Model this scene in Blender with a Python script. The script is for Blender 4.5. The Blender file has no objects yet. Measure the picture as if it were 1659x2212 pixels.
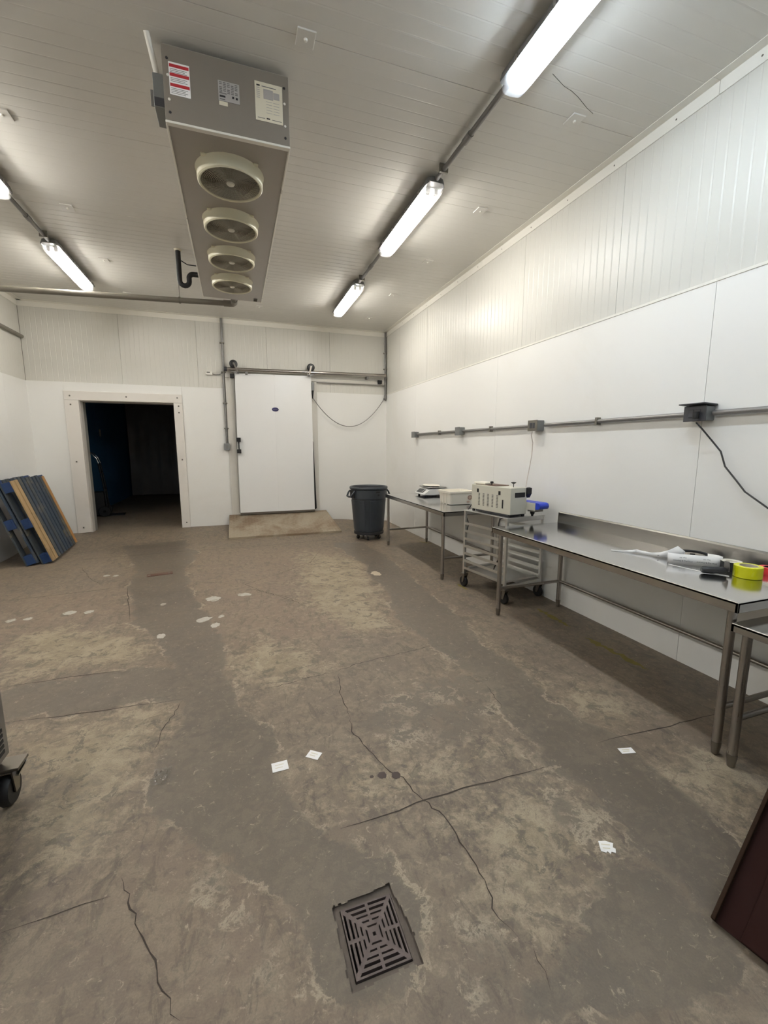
import bpy, math, random
import numpy as np
from math import sin, cos, pi, radians as RAD
from mathutils import Vector, Matrix

random.seed(7)
rng = np.random.default_rng(7)
SC = bpy.context.scene
COL = SC.collection

# ------------------------------------------------------------------ camera
XR, XL, YB, ZC, YF = 3.19, -3.31, 9.12, 4.075, -4.6
cam_d = bpy.data.cameras.new('camera')
cam = bpy.data.objects.new('camera', cam_d)
COL.objects.link(cam)
cam.location = (0, 0, 1.65)
cam.rotation_euler = (RAD(90 - 8.573), RAD(0.04), RAD(-18.984))
cam_d.sensor_fit = 'VERTICAL'
cam_d.sensor_height = 36.0
cam_d.lens = 925.68 / 2212 * 36.0
cam_d.clip_start = 0.02
SC.camera = cam

# ------------------------------------------------------------------ world, exposure
w = bpy.data.worlds.new('world')
SC.world = w
w.use_nodes = True
w.node_tree.nodes['Background'].inputs[0].default_value = (0.6, 0.65, 0.7, 1)
w.node_tree.nodes['Background'].inputs[1].default_value = 0.0
vs = SC.view_settings
vs.view_transform = 'Standard'
vs.look = 'None'
vs.gamma = 1.0
vs.use_curve_mapping = False
vs.exposure = 2.06
LAMP_POWER = 34.0          # emission of the fluorescent tubes
SC.cycles.max_bounces = 10
SC.cycles.diffuse_bounces = 6
SC.cycles.glossy_bounces = 4
SC.cycles.transparent_max_bounces = 12
SC.cycles.caustics_reflective = False
SC.cycles.caustics_refractive = False
SC.cycles.sample_clamp_indirect = 6.0
SC.cycles.use_denoising = True

# ------------------------------------------------------------------ materials
def lin(c):
    return tuple((x / 12.92 if x <= 0.04045 else ((x + 0.055) / 1.055) ** 2.4) for x in c)

def rgb(r, g, b):
    return lin((r / 255, g / 255, b / 255)) + (1.0,)

class NT:
    def __init__(s, name):
        s.m = bpy.data.materials.new(name)
        s.m.use_nodes = True
        s.t = s.m.node_tree
        s.t.nodes.clear()
        s.out = s.n('ShaderNodeOutputMaterial')
    def n(s, typ, **kw):
        nd = s.t.nodes.new(typ)
        for k, v in kw.items():
            setattr(nd, k, v)
        return nd
    def l(s, a, b):
        s.t.links.new(a, b)
    def set(s, nd, **kw):
        for k, v in kw.items():
            nd.inputs[k.replace('_', ' ')].default_value = v
    def math(s, op, a, b=None, c=None, clamp=False):
        nd = s.n('ShaderNodeMath', operation=op, use_clamp=clamp)
        for i, x in enumerate((a, b, c)):
            if x is None:
                continue
            if isinstance(x, (int, float)):
                nd.inputs[i].default_value = x
            else:
                s.l(x, nd.inputs[i])
        return nd.outputs[0]
    def noise(s, scale, detail=4, rough=0.55, vec=None, dist=0.0):
        nd = s.n('ShaderNodeTexNoise')
        s.set(nd, Scale=scale, Detail=detail, Roughness=rough, Distortion=dist)
        if vec is not None:
            s.l(vec, nd.inputs['Vector'])
        return nd.outputs['Fac']
    def mix(s, fac, a, b):
        nd = s.n('ShaderNodeMix', data_type='RGBA')
        for sock, x in ((nd.inputs[0], fac), (nd.inputs[6], a), (nd.inputs[7], b)):
            if isinstance(x, (tuple, list, float, int)):
                sock.default_value = x
            else:
                s.l(x, sock)
        return nd.outputs[2]
    def ramp(s, fac, lo, hi):
        nd = s.n('ShaderNodeMapRange', interpolation_type='SMOOTHSTEP')
        s.l(fac, nd.inputs[0])
        nd.inputs[1].default_value = lo
        nd.inputs[2].default_value = hi
        return nd.outputs[0]

def mat(name, col, rough=0.5, metal=0.0, var=0.06, vscale=3.0, bump=0.0, bscale=60.0, spec=0.5, dirt=None, dscale=2.0, damt=0.3, coat=0.0, dlo=0.5, dhi=0.75):
    t = NT(name)
    b = t.n('ShaderNodeBsdfPrincipled')
    t.l(b.outputs[0], t.out.inputs[0])
    tc = t.n('ShaderNodeTexCoord').outputs['Object']
    c2 = tuple(min(1, x * (1 - var)) for x in col[:3]) + (1,)
    c1 = tuple(min(1, x * (1 + var)) for x in col[:3]) + (1,)
    c = t.mix(t.noise(vscale, vec=tc), c2, c1)
    if dirt:
        f = t.ramp(t.noise(dscale, 6, 0.65, vec=tc, dist=0.6), dlo, dhi)
        f = t.math('MULTIPLY', f, damt)
        c = t.mix(f, c, dirt)
    t.l(c, b.inputs['Base Color'])
    rn = t.math('MULTIPLY_ADD', t.noise(vscale * 2.3, vec=tc), 0.16, rough - 0.08)
    t.l(rn, b.inputs['Roughness'])
    t.set(b, Metallic=metal)
    b.inputs['Specular IOR Level'].default_value = spec
    if coat:
        b.inputs['Coat Weight'].default_value = coat
    if bump:
        bp = t.n('ShaderNodeBump')
        t.set(bp, Strength=bump, Distance=0.002)
        t.l(t.noise(bscale, 3, vec=tc), bp.inputs['Height'])
        t.l(bp.outputs[0], b.inputs['Normal'])
    return t.m

def emis(name, col, strength):
    t = NT(name)
    e = t.n('ShaderNodeEmission')
    t.set(e, Color=col, Strength=strength)
    t.l(e.outputs[0], t.out.inputs[0])
    return t.m

def brushed(name, col, rough, axis=(1, 40, 40), amt=0.25):
    t = NT(name)
    b = t.n('ShaderNodeBsdfPrincipled')
    t.l(b.outputs[0], t.out.inputs[0])
    tc = t.n('ShaderNodeTexCoord').outputs['Object']
    mp = t.n('ShaderNodeMapping')
    mp.inputs['Scale'].default_value = axis
    t.l(tc, mp.inputs['Vector'])
    n = t.noise(6.0, 3, 0.6, vec=mp.outputs[0])
    t.l(t.mix(n, tuple(x * 0.86 for x in col[:3]) + (1,), col), b.inputs['Base Color'])
    t.l(t.math('MULTIPLY_ADD', n, amt, rough - amt / 2), b.inputs['Roughness'])
    t.set(b, Metallic=1.0)
    return t.m

M = {}
M['panel'] = mat('white_wall_panel', rgb(213, 211, 203), 0.36, var=0.02, vscale=0.8, spec=0.36)
M['ceiling'] = mat('white_ceiling_panel', rgb(214, 211, 204), 0.34, var=0.03, vscale=0.6, spec=0.45)
M['liner'] = mat('white_liner', rgb(236, 235, 231), 0.36, var=0.02, vscale=0.7, bump=0.12, bscale=45, dirt=rgb(220, 215, 204), dscale=0.7, damt=0.22)
M['trim'] = mat('white_trim', rgb(232, 229, 220), 0.4, var=0.02)
M['slab'] = mat('wall_core', rgb(120, 116, 108), 0.8)
M['frame'] = mat('door_frame_white', rgb(226, 221, 214), 0.45, var=0.02, dirt=rgb(188, 180, 166), dscale=1.6, damt=0.15)
M['casing'] = mat('grey_white_casing', rgb(206, 203, 195), 0.45, var=0.02, dirt=rgb(176, 170, 156), dscale=1.6, damt=0.2)
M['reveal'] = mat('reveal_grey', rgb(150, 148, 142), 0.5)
M['door'] = mat('sliding_door_white', rgb(238, 238, 237), 0.22, var=0.01, vscale=1.0)
M['bolt'] = mat('bolt_steel', rgb(120, 115, 108), 0.4, 0.9)
M['galv'] = mat('galvanised_steel', rgb(136, 132, 124), 0.38, 0.85, var=0.10, vscale=5, dirt=rgb(98, 92, 84), dscale=3, damt=0.3)
M['conduit'] = mat('grey_conduit', rgb(128, 126, 124), 0.42, 0.55, var=0.06)
M['pvc'] = mat('grey_pipe', rgb(122, 116, 106), 0.45, 0.2, var=0.06)
M['greybox'] = mat('grey_box', rgb(126, 127, 126), 0.45, 0.3, var=0.06)
M['darkbox'] = mat('dark_grey_box', rgb(62, 62, 66), 0.5, 0.1)
M['black'] = mat('black_rubber', rgb(20, 19, 20), 0.55)
M['blackpl'] = mat('black_plastic', rgb(32, 32, 34), 0.38)
M['evap'] = mat('evaporator_metal', rgb(132, 124, 114), 0.36, 0.15, var=0.05, vscale=2.2, dirt=rgb(112, 104, 94), dscale=1.4, damt=0.2)
M['evap_under'] = mat('evaporator_underside', rgb(160, 153, 144), 0.36, 0.15, var=0.04, vscale=2.2)
M['evap_edge'] = mat('bright_edge', rgb(226, 222, 212), 0.3, 0.1)
M['shroud'] = mat('cream_fan_shroud', rgb(214, 208, 182), 0.4, var=0.03)
M['hub'] = mat('fan_hub', rgb(214, 208, 194), 0.4)
M['guard'] = mat('fan_guard_wire', rgb(158, 150, 134), 0.5, 0.4)
M['blade'] = mat('fan_blade', rgb(140, 131, 116), 0.5, 0.2)
M['dark'] = mat('dark_interior', rgb(112, 104, 92), 0.8)
M['paper'] = mat('white_paper', rgb(240, 238, 235), 0.6, var=0.01)
M['paperw'] = mat('cream_paper', rgb(216, 208, 186), 0.6, var=0.02)
M['silverlab'] = mat('silver_label', rgb(180, 176, 172), 0.4, 0.3)
M['red'] = mat('red_print', rgb(176, 40, 48), 0.5)
M['ink'] = mat('grey_ink', rgb(110, 106, 104), 0.6)
M['inkd'] = mat('black_ink', rgb(34, 32, 34), 0.6)
M['blue_emb'] = mat('navy_blue', rgb(38, 34, 82), 0.35)
M['steel'] = brushed('stainless_steel', (0.46, 0.445, 0.425, 1), 0.24, (30, 1.5, 30), 0.14)
M['steelleg'] = brushed('stainless_tube', (0.44, 0.41, 0.38, 1), 0.30, (30, 30, 1.2), 0.16)
M['steeltop'] = brushed('stainless_top', (0.74, 0.74, 0.74, 1), 0.13, (26, 1.2, 26), 0.07)
M['alu'] = brushed('aluminium', (0.72, 0.715, 0.69, 1), 0.38, (1.5, 30, 30), 0.2)
M['rail'] = brushed('rail_steel', (0.42, 0.39, 0.36, 1), 0.3, (1.5, 30, 30), 0.2)
M['can'] = mat('grey_plastic_bin', rgb(50, 55, 61), 0.42, var=0.06, vscale=4, bump=0.15, bscale=120)
M['candark'] = mat('dark_plastic_dolly', rgb(38, 38, 41), 0.5)
M['candeep'] = mat('bin_inside', rgb(54, 55, 60), 0.55)
M['cream'] = mat('cream_enamel', rgb(206, 203, 188), 0.36, var=0.02)
M['bluebelt'] = mat('blue_belt', rgb(30, 62, 190), 0.4)
M['brown'] = mat('brown_lid', rgb(92, 62, 48), 0.5)
M['bin'] = mat('white_plastic_tub', rgb(238, 232, 218), 0.42, var=0.02)
M['sticker'] = mat('brown_sticker', rgb(188, 164, 148), 0.6)
M['scale'] = mat('white_scale_plastic', rgb(226, 226, 222), 0.35)
M['keypad'] = mat('black_keypad', rgb(40, 40, 42), 0.4)
M['tape'] = mat('yellow_tape', rgb(226, 226, 14), 0.25, var=0.08, vscale=14)
M['tapecore'] = mat('tape_core', rgb(196, 186, 160), 0.7)
M['redpl'] = mat('red_plastic', rgb(232, 62, 66), 0.4)
M['ramp'] = mat('tan_aluminium_ramp', rgb(160, 148, 128), 0.5, 0.25, var=0.12, vscale=3.5, dirt=rgb(112, 88, 64), dscale=1.3, damt=0.75, dlo=0.40, dhi=0.62)
M['grate'] = mat('iron_grate', rgb(92, 80, 76), 0.6, 0.25, var=0.12, vscale=12, bump=0.3, bscale=90)
M['pit'] = mat('drain_pit', rgb(14, 9, 8), 0.9)
M['blue_wood'] = mat('blue_painted_wood', rgb(50, 62, 76), 0.7, var=0.25, vscale=9, bump=0.4, bscale=50, dirt=rgb(118, 108, 88), dscale=3.0, damt=0.9)
M['blue_block'] = mat('blue_painted_block', rgb(20, 50, 94), 0.6, var=0.2, vscale=8, bump=0.3)
M['tan_wood'] = mat('bare_tan_wood', rgb(168, 140, 100), 0.65, var=0.16, vscale=8, bump=0.4, bscale=50, dirt=rgb(116, 92, 62), dscale=6, damt=0.6)
M['orange_wood'] = mat('orange_tan_wood', rgb(176, 128, 76), 0.65, var=0.14, vscale=8, bump=0.4)
M['slate_wood'] = mat('slate_worn_wood', rgb(66, 72, 76), 0.75, var=0.25, vscale=9, bump=0.4, bscale=50, dirt=rgb(126, 116, 94), dscale=3.0, damt=0.9)
M['brownwood'] = mat('dark_brown_wood', rgb(38, 16, 11), 0.7, var=0.15, vscale=5, spec=0.12)
M['rimwood'] = mat('brown_rim_wood', rgb(44, 29, 18), 0.7, var=0.15, vscale=5, spec=0.12)
M['cart'] = mat('grey_cart_metal', rgb(128, 122, 114), 0.45, 0.4, var=0.05)
M['chrome'] = mat('chrome', rgb(205, 205, 205), 0.15, 1.0, var=0.02)
M['zinc'] = mat('zinc_plate', rgb(132, 126, 118), 0.3, 0.9)
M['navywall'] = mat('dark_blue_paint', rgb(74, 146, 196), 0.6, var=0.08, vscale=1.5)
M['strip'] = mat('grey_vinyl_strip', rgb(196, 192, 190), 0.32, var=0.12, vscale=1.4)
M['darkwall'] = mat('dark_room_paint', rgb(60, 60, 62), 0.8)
M['cordw'] = mat('pale_cord', rgb(196, 186, 176), 0.5)
M['cordk'] = mat('black_cord', rgb(44, 42, 42), 0.5)
M['stain'] = mat('dark_floor_stain', rgb(74, 63, 58), 0.8, var=0.1)
M['collar'] = mat('dirty_concrete', rgb(92, 82, 73), 0.85, var=0.2, vscale=18, bump=0.6, bscale=60)
M['crack'] = mat('crack_dark', rgb(60, 51, 42), 0.9)
M['jointm'] = mat('joint_dark', rgb(62, 54, 45), 0.9)
M['flake'] = mat('pale_flaked_concrete', rgb(178, 164, 142), 0.8, var=0.1, vscale=20)
M['yellowp'] = mat('worn_yellow_paint', rgb(120, 108, 46), 0.7, var=0.25, vscale=25)
M['whitepatch'] = mat('white_paint_remnant', rgb(178, 174, 164), 0.7, var=0.12, vscale=22, dirt=rgb(140, 127, 108), dscale=16, damt=0.9)

def lens_mat():
    t = NT('clear_ribbed_lens')
    tr = t.n('ShaderNodeBsdfTransparent')
    tr.inputs[0].default_value = (0.97, 0.97, 0.97, 1)
    tl = t.n('ShaderNodeBsdfTranslucent')
    tl.inputs[0].default_value = (0.95, 0.95, 0.95, 1)
    gl = t.n('ShaderNodeBsdfGlossy')
    t.set(gl, Roughness=0.15)
    m1 = t.n('ShaderNodeMixShader')
    m1.inputs[0].default_value = 0.22
    t.l(tr.outputs[0], m1.inputs[1]); t.l(tl.outputs[0], m1.inputs[2])
    m2 = t.n('ShaderNodeMixShader')
    m2.inputs[0].default_value = 0.08
    t.l(m1.outputs[0], m2.inputs[1]); t.l(gl.outputs[0], m2.inputs[2])
    t.l(m2.outputs[0], t.out.inputs[0])
    return t.m
M['lens'] = lens_mat()
def film_mat():
    t = NT('clear_plastic_film')
    tr = t.n('ShaderNodeBsdfTransparent'); tr.inputs[0].default_value = (0.92, 0.92, 0.92, 1)
    gl = t.n('ShaderNodeBsdfGlossy'); t.set(gl, Roughness=0.12)
    m = t.n('ShaderNodeMixShader'); m.inputs[0].default_value = 0.10
    t.l(tr.outputs[0], m.inputs[1]); t.l(gl.outputs[0], m.inputs[2]); t.l(m.outputs[0], t.out.inputs[0])
    return t.m
M['film'] = film_mat()
M['tube_warm'] = emis('tube_warm', (1.0, 0.965, 0.90, 1), LAMP_POWER)
M['tube_cool'] = emis('tube_cool', (0.77, 0.885, 1.0, 1), LAMP_POWER * 0.85)

def floor_mat():
    t = NT('worn_concrete_floor')
    b = t.n('ShaderNodeBsdfPrincipled')
    t.l(b.outputs[0], t.out.inputs[0])
    tc = t.n('ShaderNodeTexCoord').outputs['Object']
    at = {}
    for k in ('wear_shade',):
        a = t.n('ShaderNodeAttribute', attribute_name=k)
        sp = t.n('ShaderNodeSeparateColor')
        t.l(a.outputs['Color'], sp.inputs[0])
        at['d'], at['l'], at['w'] = sp.outputs[0], sp.outputs[1], sp.outputs[2]
    big = t.noise(0.9, 5, 0.6, vec=tc, dist=0.3)
    mid = t.noise(4.0, 8, 0.72, vec=tc, dist=0.6)
    fine = t.noise(19.0, 8, 0.75, vec=tc, dist=0.5)
    grit = t.noise(150.0, 3, 0.6, vec=tc)
    mp = t.n('ShaderNodeMapping')
    mp.inputs['Scale'].default_value = (1.0, 0.35, 1.0)
    mp.inputs['Rotation'].default_value = (0, 0, 0.5)
    t.l(tc, mp.inputs['Vector'])
    brush = t.noise(14.0, 6, 0.75, vec=mp.outputs[0], dist=0.8)
    mottle = t.math('MULTIPLY_ADD', mid, 0.45, t.math('MULTIPLY', fine, 0.55))
    base = t.mix(t.ramp(big, 0.3, 0.7), rgb(112, 100, 87), rgb(123, 109, 93))
    base = t.mix(t.math('MULTIPLY', at['w'], 0.5), base, rgb(132, 113, 96))
    # blotchy worn surface
    base = t.mix(t.math('MULTIPLY', t.ramp(mottle, 0.46, 0.56), 0.5), base, rgb(144, 131, 111))
    base = t.mix(t.math('MULTIPLY', t.ramp(brush, 0.53, 0.60), 0.42), base, rgb(84, 75, 65))
    # pale worn zones, broken up by noise
    lf = t.math('ADD', at['l'], t.math('MULTIPLY', t.math('SUBTRACT', mottle, 0.5), 3.0))
    lf = t.ramp(lf, 0.35, 1.02)
    pale = t.mix(t.ramp(mid, 0.4, 0.6), rgb(144, 131, 106), rgb(166, 152, 128))
    base = t.mix(t.math('MULTIPLY', lf, 0.75), base, pale)
    # dark flecks, thickest in the pale zones
    fl = t.ramp(t.noise(9.0, 9, 0.78, vec=tc, dist=0.7), 0.53, 0.58)
    fl = t.math('MULTIPLY', fl, t.math('MULTIPLY_ADD', at['l'], 0.4, 0.30))
    base = t.mix(fl, base, rgb(84, 76, 68))
    # smooth dark patched strips, and shading painted in on the near right floor
    df0 = t.math('ADD', at['d'], t.math('MULTIPLY', t.math('SUBTRACT', mid, 0.5), 1.5))
    df0 = t.math('ADD', df0, t.math('MULTIPLY', t.math('SUBTRACT', fine, 0.5), 1.3))
    df = t.ramp(df0, 0.36, 0.66)
    dark = t.mix(t.ramp(big, 0.35, 0.65), rgb(90, 82, 73), rgb(102, 93, 81))
    dark = t.mix(t.math('MULTIPLY', t.ramp(mottle, 0.47, 0.57), 0.4), dark, rgb(116, 105, 91))
    dark = t.mix(t.math('MULTIPLY', t.ramp(brush, 0.5, 0.7), 0.3), dark, rgb(122, 112, 100))
    base = t.mix(t.math('MULTIPLY', df, 0.78), base, dark)
    # pale flaky rim where the strips break off
    rim = t.math('MULTIPLY', t.ramp(df0, 0.28, 0.42), t.math('SUBTRACT', 1.0, t.ramp(df0, 0.44, 0.54)))
    rim = t.math('MULTIPLY', rim, t.ramp(t.noise(2.6, 4, 0.6, vec=tc), 0.46, 0.60))
    base = t.mix(t.math('MULTIPLY', rim, 0.55), base, rgb(180, 167, 144))
    # tiny pale flecks
    f2 = t.ramp(t.noise(24.0, 8, 0.78, vec=tc, dist=0.8), 0.58, 0.66)
    base = t.mix(t.math('MULTIPLY', f2, 0.55), base, rgb(178, 165, 143))
    # grain
    base = t.mix(t.math('MULTIPLY', t.ramp(grit, 0.35, 0.7), 0.24), base, rgb(86, 77, 68))
    t.l(base, b.inputs['Base Color'])
    r = t.math('MULTIPLY_ADD', mid, 0.3, 0.42)
    r = t.math('SUBTRACT', r, t.math('MULTIPLY', df, 0.08))
    t.l(r, b.inputs['Roughness'])
    b.inputs['Specular IOR Level'].default_value = 0.35
    bp = t.n('ShaderNodeBump')
    t.set(bp, Strength=0.5, Distance=0.004)
    h = t.math('ADD', t.math('MULTIPLY', fine, 0.6), t.math('MULTIPLY', grit, 0.25))
    h = t.math('SUBTRACT', h, t.math('MULTIPLY', df, 0.35))
    t.l(h, bp.inputs['Height'])
    t.l(bp.outputs[0], b.inputs['Normal'])
    return t.m
M['floor'] = floor_mat()

# ------------------------------------------------------------------ mesh builder
class MB:
    def __init__(s):
        s.v, s.f = [], []
    def add(s, vs, fs):
        o = len(s.v)
        s.v += [tuple(p) for p in vs]
        s.f += [tuple(i + o for i in f) for f in fs]
        return s
    def box(s, x0, x1, y0, y1, z0, z1):
        x0, x1 = min(x0, x1), max(x0, x1); y0, y1 = min(y0, y1), max(y0, y1); z0, z1 = min(z0, z1), max(z0, z1)
        return s.add([(x0, y0, z0), (x1, y0, z0), (x1, y1, z0), (x0, y1, z0), (x0, y0, z1), (x1, y0, z1), (x1, y1, z1), (x0, y1, z1)],
                     [(0, 3, 2, 1), (4, 5, 6, 7), (0, 1, 5, 4), (1, 2, 6, 5), (2, 3, 7, 6), (3, 0, 4, 7)])
    def hexa(s, p):      # 8 points: bottom ring ccw, top ring ccw
        return s.add(p, [(0, 3, 2, 1), (4, 5, 6, 7), (0, 1, 5, 4), (1, 2, 6, 5), (2, 3, 7, 6), (3, 0, 4, 7)])
    def prism(s, poly, a, b, axis='z'):
        n = len(poly)
        def mk(p, h):
            return {'z': (p[0], p[1], h), 'y': (p[0], h, p[1]), 'x': (h, p[0], p[1])}[axis]
        vs = [mk(p, a) for p in poly] + [mk(p, b) for p in poly]
        fs = [tuple(range(n))[::-1], tuple(range(n, 2 * n))] + [(i, (i + 1) % n, n + (i + 1) % n, n + i) for i in range(n)]
        return s.add(vs, fs)
    def tube(s, pts, r, n=10, caps=True):
        pts = [Vector(p) for p in pts]
        rs = r if isinstance(r, (list, tuple)) else [r] * len(pts)
        rings, up = [], None
        for i, p in enumerate(pts):
            a = pts[max(0, i - 1)]; b = pts[min(len(pts) - 1, i + 1)]
            t = (b - a).normalized()
            if up is None:
                up = Vector((0, 0, 1)) if abs(t.z) < 0.9 else Vector((1, 0, 0))
            x = t.cross(up)
            if x.length < 1e-6:
                x = t.cross(Vector((0, 1, 0)))
            x.normalize(); up = x.cross(t).normalized()
            rings.append([p + (x * cos(2 * pi * k / n) + up * sin(2 * pi * k / n)) * rs[i] for k in range(n)])
        vs = [q for ring in rings for q in ring]
        fs = []
        for i in range(len(rings) - 1):
            for k in range(n):
                fs.append((i * n + k, i * n + (k + 1) % n, (i + 1) * n + (k + 1) % n, (i + 1) * n + k))
        if caps:
            fs.append(tuple(range(n))[::-1])
            fs.append(tuple((len(rings) - 1) * n + k for k in range(n)))
        return s.add(vs, fs)
    def lathe(s, prof, n=24, c=(0, 0, 0), axis='z', closed=False):
        vs, fs = [], []
        for r, z in prof:
            for k in range(n):
                a = 2 * pi * k / n
                x, y = r * cos(a), r * sin(a)
                p = {'z': (x, y, z), 'y': (x, z, y), 'x': (z, x, y)}[axis]
                vs.append((p[0] + c[0], p[1] + c[1], p[2] + c[2]))
        m = len(prof)
        for i in range(m if closed else m - 1):
            j = (i + 1) % m
            for k in range(n):
                fs.append((i * n + k, i * n + (k + 1) % n, j * n + (k + 1) % n, j * n + k))
        if not closed:
            if prof[0][0] > 1e-6: fs.append(tuple(range(n))[::-1])
            if prof[-1][0] > 1e-6: fs.append(tuple((m - 1) * n + k for k in range(n)))
        return s.add(vs, fs)
    def sweep(s, prof, path_a, path_b, frame):   # straight extrusion of an open 2D profile
        n = len(prof)
        vs = [frame(u, v, path_a) for u, v in prof] + [frame(u, v, path_b) for u, v in prof]
        return s.add(vs, [(i, i + 1, n + i + 1, n + i) for i in range(n - 1)])
    def xf(s, mtx):
        s.v = [tuple(mtx @ Vector(p)) for p in s.v]
        return s

def link(name, mb, m, parent=None, smooth=False, bevel=0.0, label=None, loc=None, rot=None):
    me = bpy.data.meshes.new(name)
    me.from_pydata(mb.v, [], mb.f)
    me.validate()
    me.update()
    import bmesh
    bm = bmesh.new(); bm.from_mesh(me)
    bmesh.ops.recalc_face_normals(bm, faces=bm.faces)
    bm.to_mesh(me); bm.free()
    me.materials.append(M[m] if isinstance(m, str) else m)
    if smooth:
        me.shade_smooth()
        me.set_sharp_from_angle(angle=RAD(40))
    o = bpy.data.objects.new(name, me)
    COL.objects.link(o)
    if parent is not None:
        o.parent = parent
    if loc: o.location = loc
    if rot: o.rotation_euler = rot
    if bevel:
        bv = o.modifiers.new('bevel', 'BEVEL')
        bv.width = bevel; bv.segments = 2; bv.limit_method = 'ANGLE'; bv.angle_limit = RAD(40)
    if label: o['label'] = label
    return o

def thing(name, label, cat, loc=(0, 0, 0), rot=(0, 0, 0), group=None):
    o = bpy.data.objects.new(name, None)
    COL.objects.link(o)
    o.location = loc; o.rotation_euler = rot
    o.empty_display_size = 0.1
    o['label'] = label; o['category'] = cat
    if group: o['group'] = group
    return o

def tag(o, label, cat, group=None):
    o['label'] = label; o['category'] = cat
    if group: o['group'] = group
    return o

def struct(o):
    o['kind'] = 'structure'
    return o

def copy_tree(o, parent=None):
    c = o.copy(); COL.objects.link(c)
    if parent is not None:
        c.parent = parent
    for ch in list(o.children):
        copy_tree(ch, c)
    return c

def ss(t):
    t = np.clip(t, 0, 1)
    return t * t * (3 - 2 * t)

def fz(x, y):            # the floor rises gently towards the rear wall
    return 0.1 * ss((y - 7.75) / 1.3) * ss((3.15 - x) / 1.3)

# ------------------------------------------------------------------ floor
POLY={'dark': [[(-0.912, 8.154), (-0.637, 7.02), (-0.711, 6.125), (-0.612, 5.384), (-0.39, 4.675), (-0.207, 3.899), (-0.148, 3.428), (-0.166, 3.073), (-0.087, 2.777), (0.06, 2.499), (0.15, 2.292), (0.102, 2.154), (0.144, 1.97), (0.189, 1.793), (0.398, 1.582), (0.557, 1.436), (0.592, 1.303), (0.572, 1.154), (0.505, 1.047), (0.369, 0.983), (0.243, 0.992), (0.17, 1.11), (0.138, 1.288), (0.067, 1.376), (-0.059, 1.526), (-0.203, 1.719), (-0.327, 1.879), (-0.461, 2.147), (-0.495, 2.359), (-0.433, 2.577), (-0.403, 2.885), (-0.504, 3.396), (-0.651, 3.641), (-0.688, 4.013), (-0.986, 4.435), (-1.269, 5.644), (-1.38, 6.47), (-1.832, 8.087)], [(-1.608, 3.441), (-1.21, 3.463), (-0.737, 3.476), (-0.471, 3.385), (-0.393, 2.921), (-1.109, 2.971), (-1.423, 2.997)], [(1.512, 7.25), (1.664, 5.628), (1.543, 4.475), (1.451, 3.66), (1.458, 3.091), (1.528, 2.701), (1.55, 2.409), (1.496, 2.007), (1.496, 1.64), (1.518, 1.468), (1.497, 1.229), (1.48, 1.057), (1.497, 0.885), (1.528, 0.811), (1.878, 0.901), (1.95, 1.085), (1.944, 1.247), (1.937, 1.437), (1.986, 1.683), (1.922, 1.861), (1.891, 2.155), (1.941, 2.523), (1.922, 2.87), (1.99, 3.453), (2.049, 3.957), (2.016, 4.634), (2.14, 5.595), (2.011, 7.08)], [(1.332, 1.192), (1.462, 1.043), (1.512, 0.8), (1.483, 0.647), (1.38, 0.589), (0.709, 0.82), (0.792, 0.885), (1.058, 0.956)], [(0.756, 2.573), (1.15, 2.622), (1.56, 2.617), (1.614, 2.279), (1.319, 1.933), (1.013, 1.917), (0.723, 2.096), (0.606, 2.265)], [(1.3, 1.574), (1.443, 1.494), (1.401, 1.262), (1.352, 1.164), (1.277, 1.211), (1.258, 1.387)], [(0.702, 1.158), (0.803, 1.075), (0.819, 0.966), (0.777, 0.866), (0.671, 0.833), (0.544, 0.876), (0.578, 0.996)], [(-0.274, 1.722), (-0.126, 1.549), (0.001, 1.35), (0.048, 1.165), (-0.009, 1.148), (-0.134, 1.307), (-0.223, 1.528)]], 'light': [[(-1.99, 4.363), (-1.568, 4.634), (-0.827, 4.194), (-0.682, 3.779), (-0.777, 3.519), (-1.222, 3.501), (-1.643, 3.528)], [(-0.124, 3.46), (-0.161, 3.138), (-0.012, 2.883), (0.334, 2.889), (0.642, 2.989), (0.581, 3.329), (0.124, 3.766)], [(-1.363, 2.852), (-0.965, 2.897), (-0.429, 2.867), (-0.453, 2.541), (-0.516, 2.228), (-0.599, 1.833), (-0.885, 1.703)], [(1.948, 2.224), (2.248, 2.246), (2.309, 1.984), (2.301, 1.707), (2.096, 1.688), (1.885, 1.897)], [(2.294, 1.557), (2.435, 1.354), (2.399, 1.166), (2.066, 1.01), (1.946, 1.204), (1.878, 1.44)], [(0.222, 2.042), (0.558, 1.997), (0.82, 1.854), (1.272, 1.908), (1.46, 1.783), (1.016, 1.671), (0.639, 1.653), (0.292, 1.772)], [(0.82, 1.537), (1.407, 1.602), (1.395, 1.394), (1.349, 1.209), (1.209, 1.091), (1.05, 0.99), (0.911, 0.921), (0.827, 1.083), (0.833, 1.279)], [(1.567, 3.009), (1.762, 2.621), (1.699, 2.193), (1.443, 2.025), (1.377, 2.36)], [(0.855, 6.828), (1.761, 6.203), (1.493, 4.329), (1.374, 3.462), (0.883, 3.427), (0.547, 4.499)], [(2.029, 3.713), (2.003, 3.143), (2.052, 2.675), (2.029, 2.321), (1.888, 2.244), (1.87, 2.659), (1.846, 3.197)]], 'warm': [[(-0.767, 7.38), (1.342, 7.008), (1.611, 5.45), (1.409, 3.675), (0.621, 3.333), (-0.034, 3.557), (-0.234, 4.121), (-0.458, 4.995)], [(-2.55, 5.71), (-1.313, 5.623), (-0.998, 4.498), (-1.343, 4.501), (-2.013, 4.418)], [(-0.599, 1.712), (-0.433, 1.966), (-0.126, 1.549), (0.113, 1.222), (0.24, 0.981), (-0.305, 1.168), (-0.44, 1.412)]]}
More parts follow.
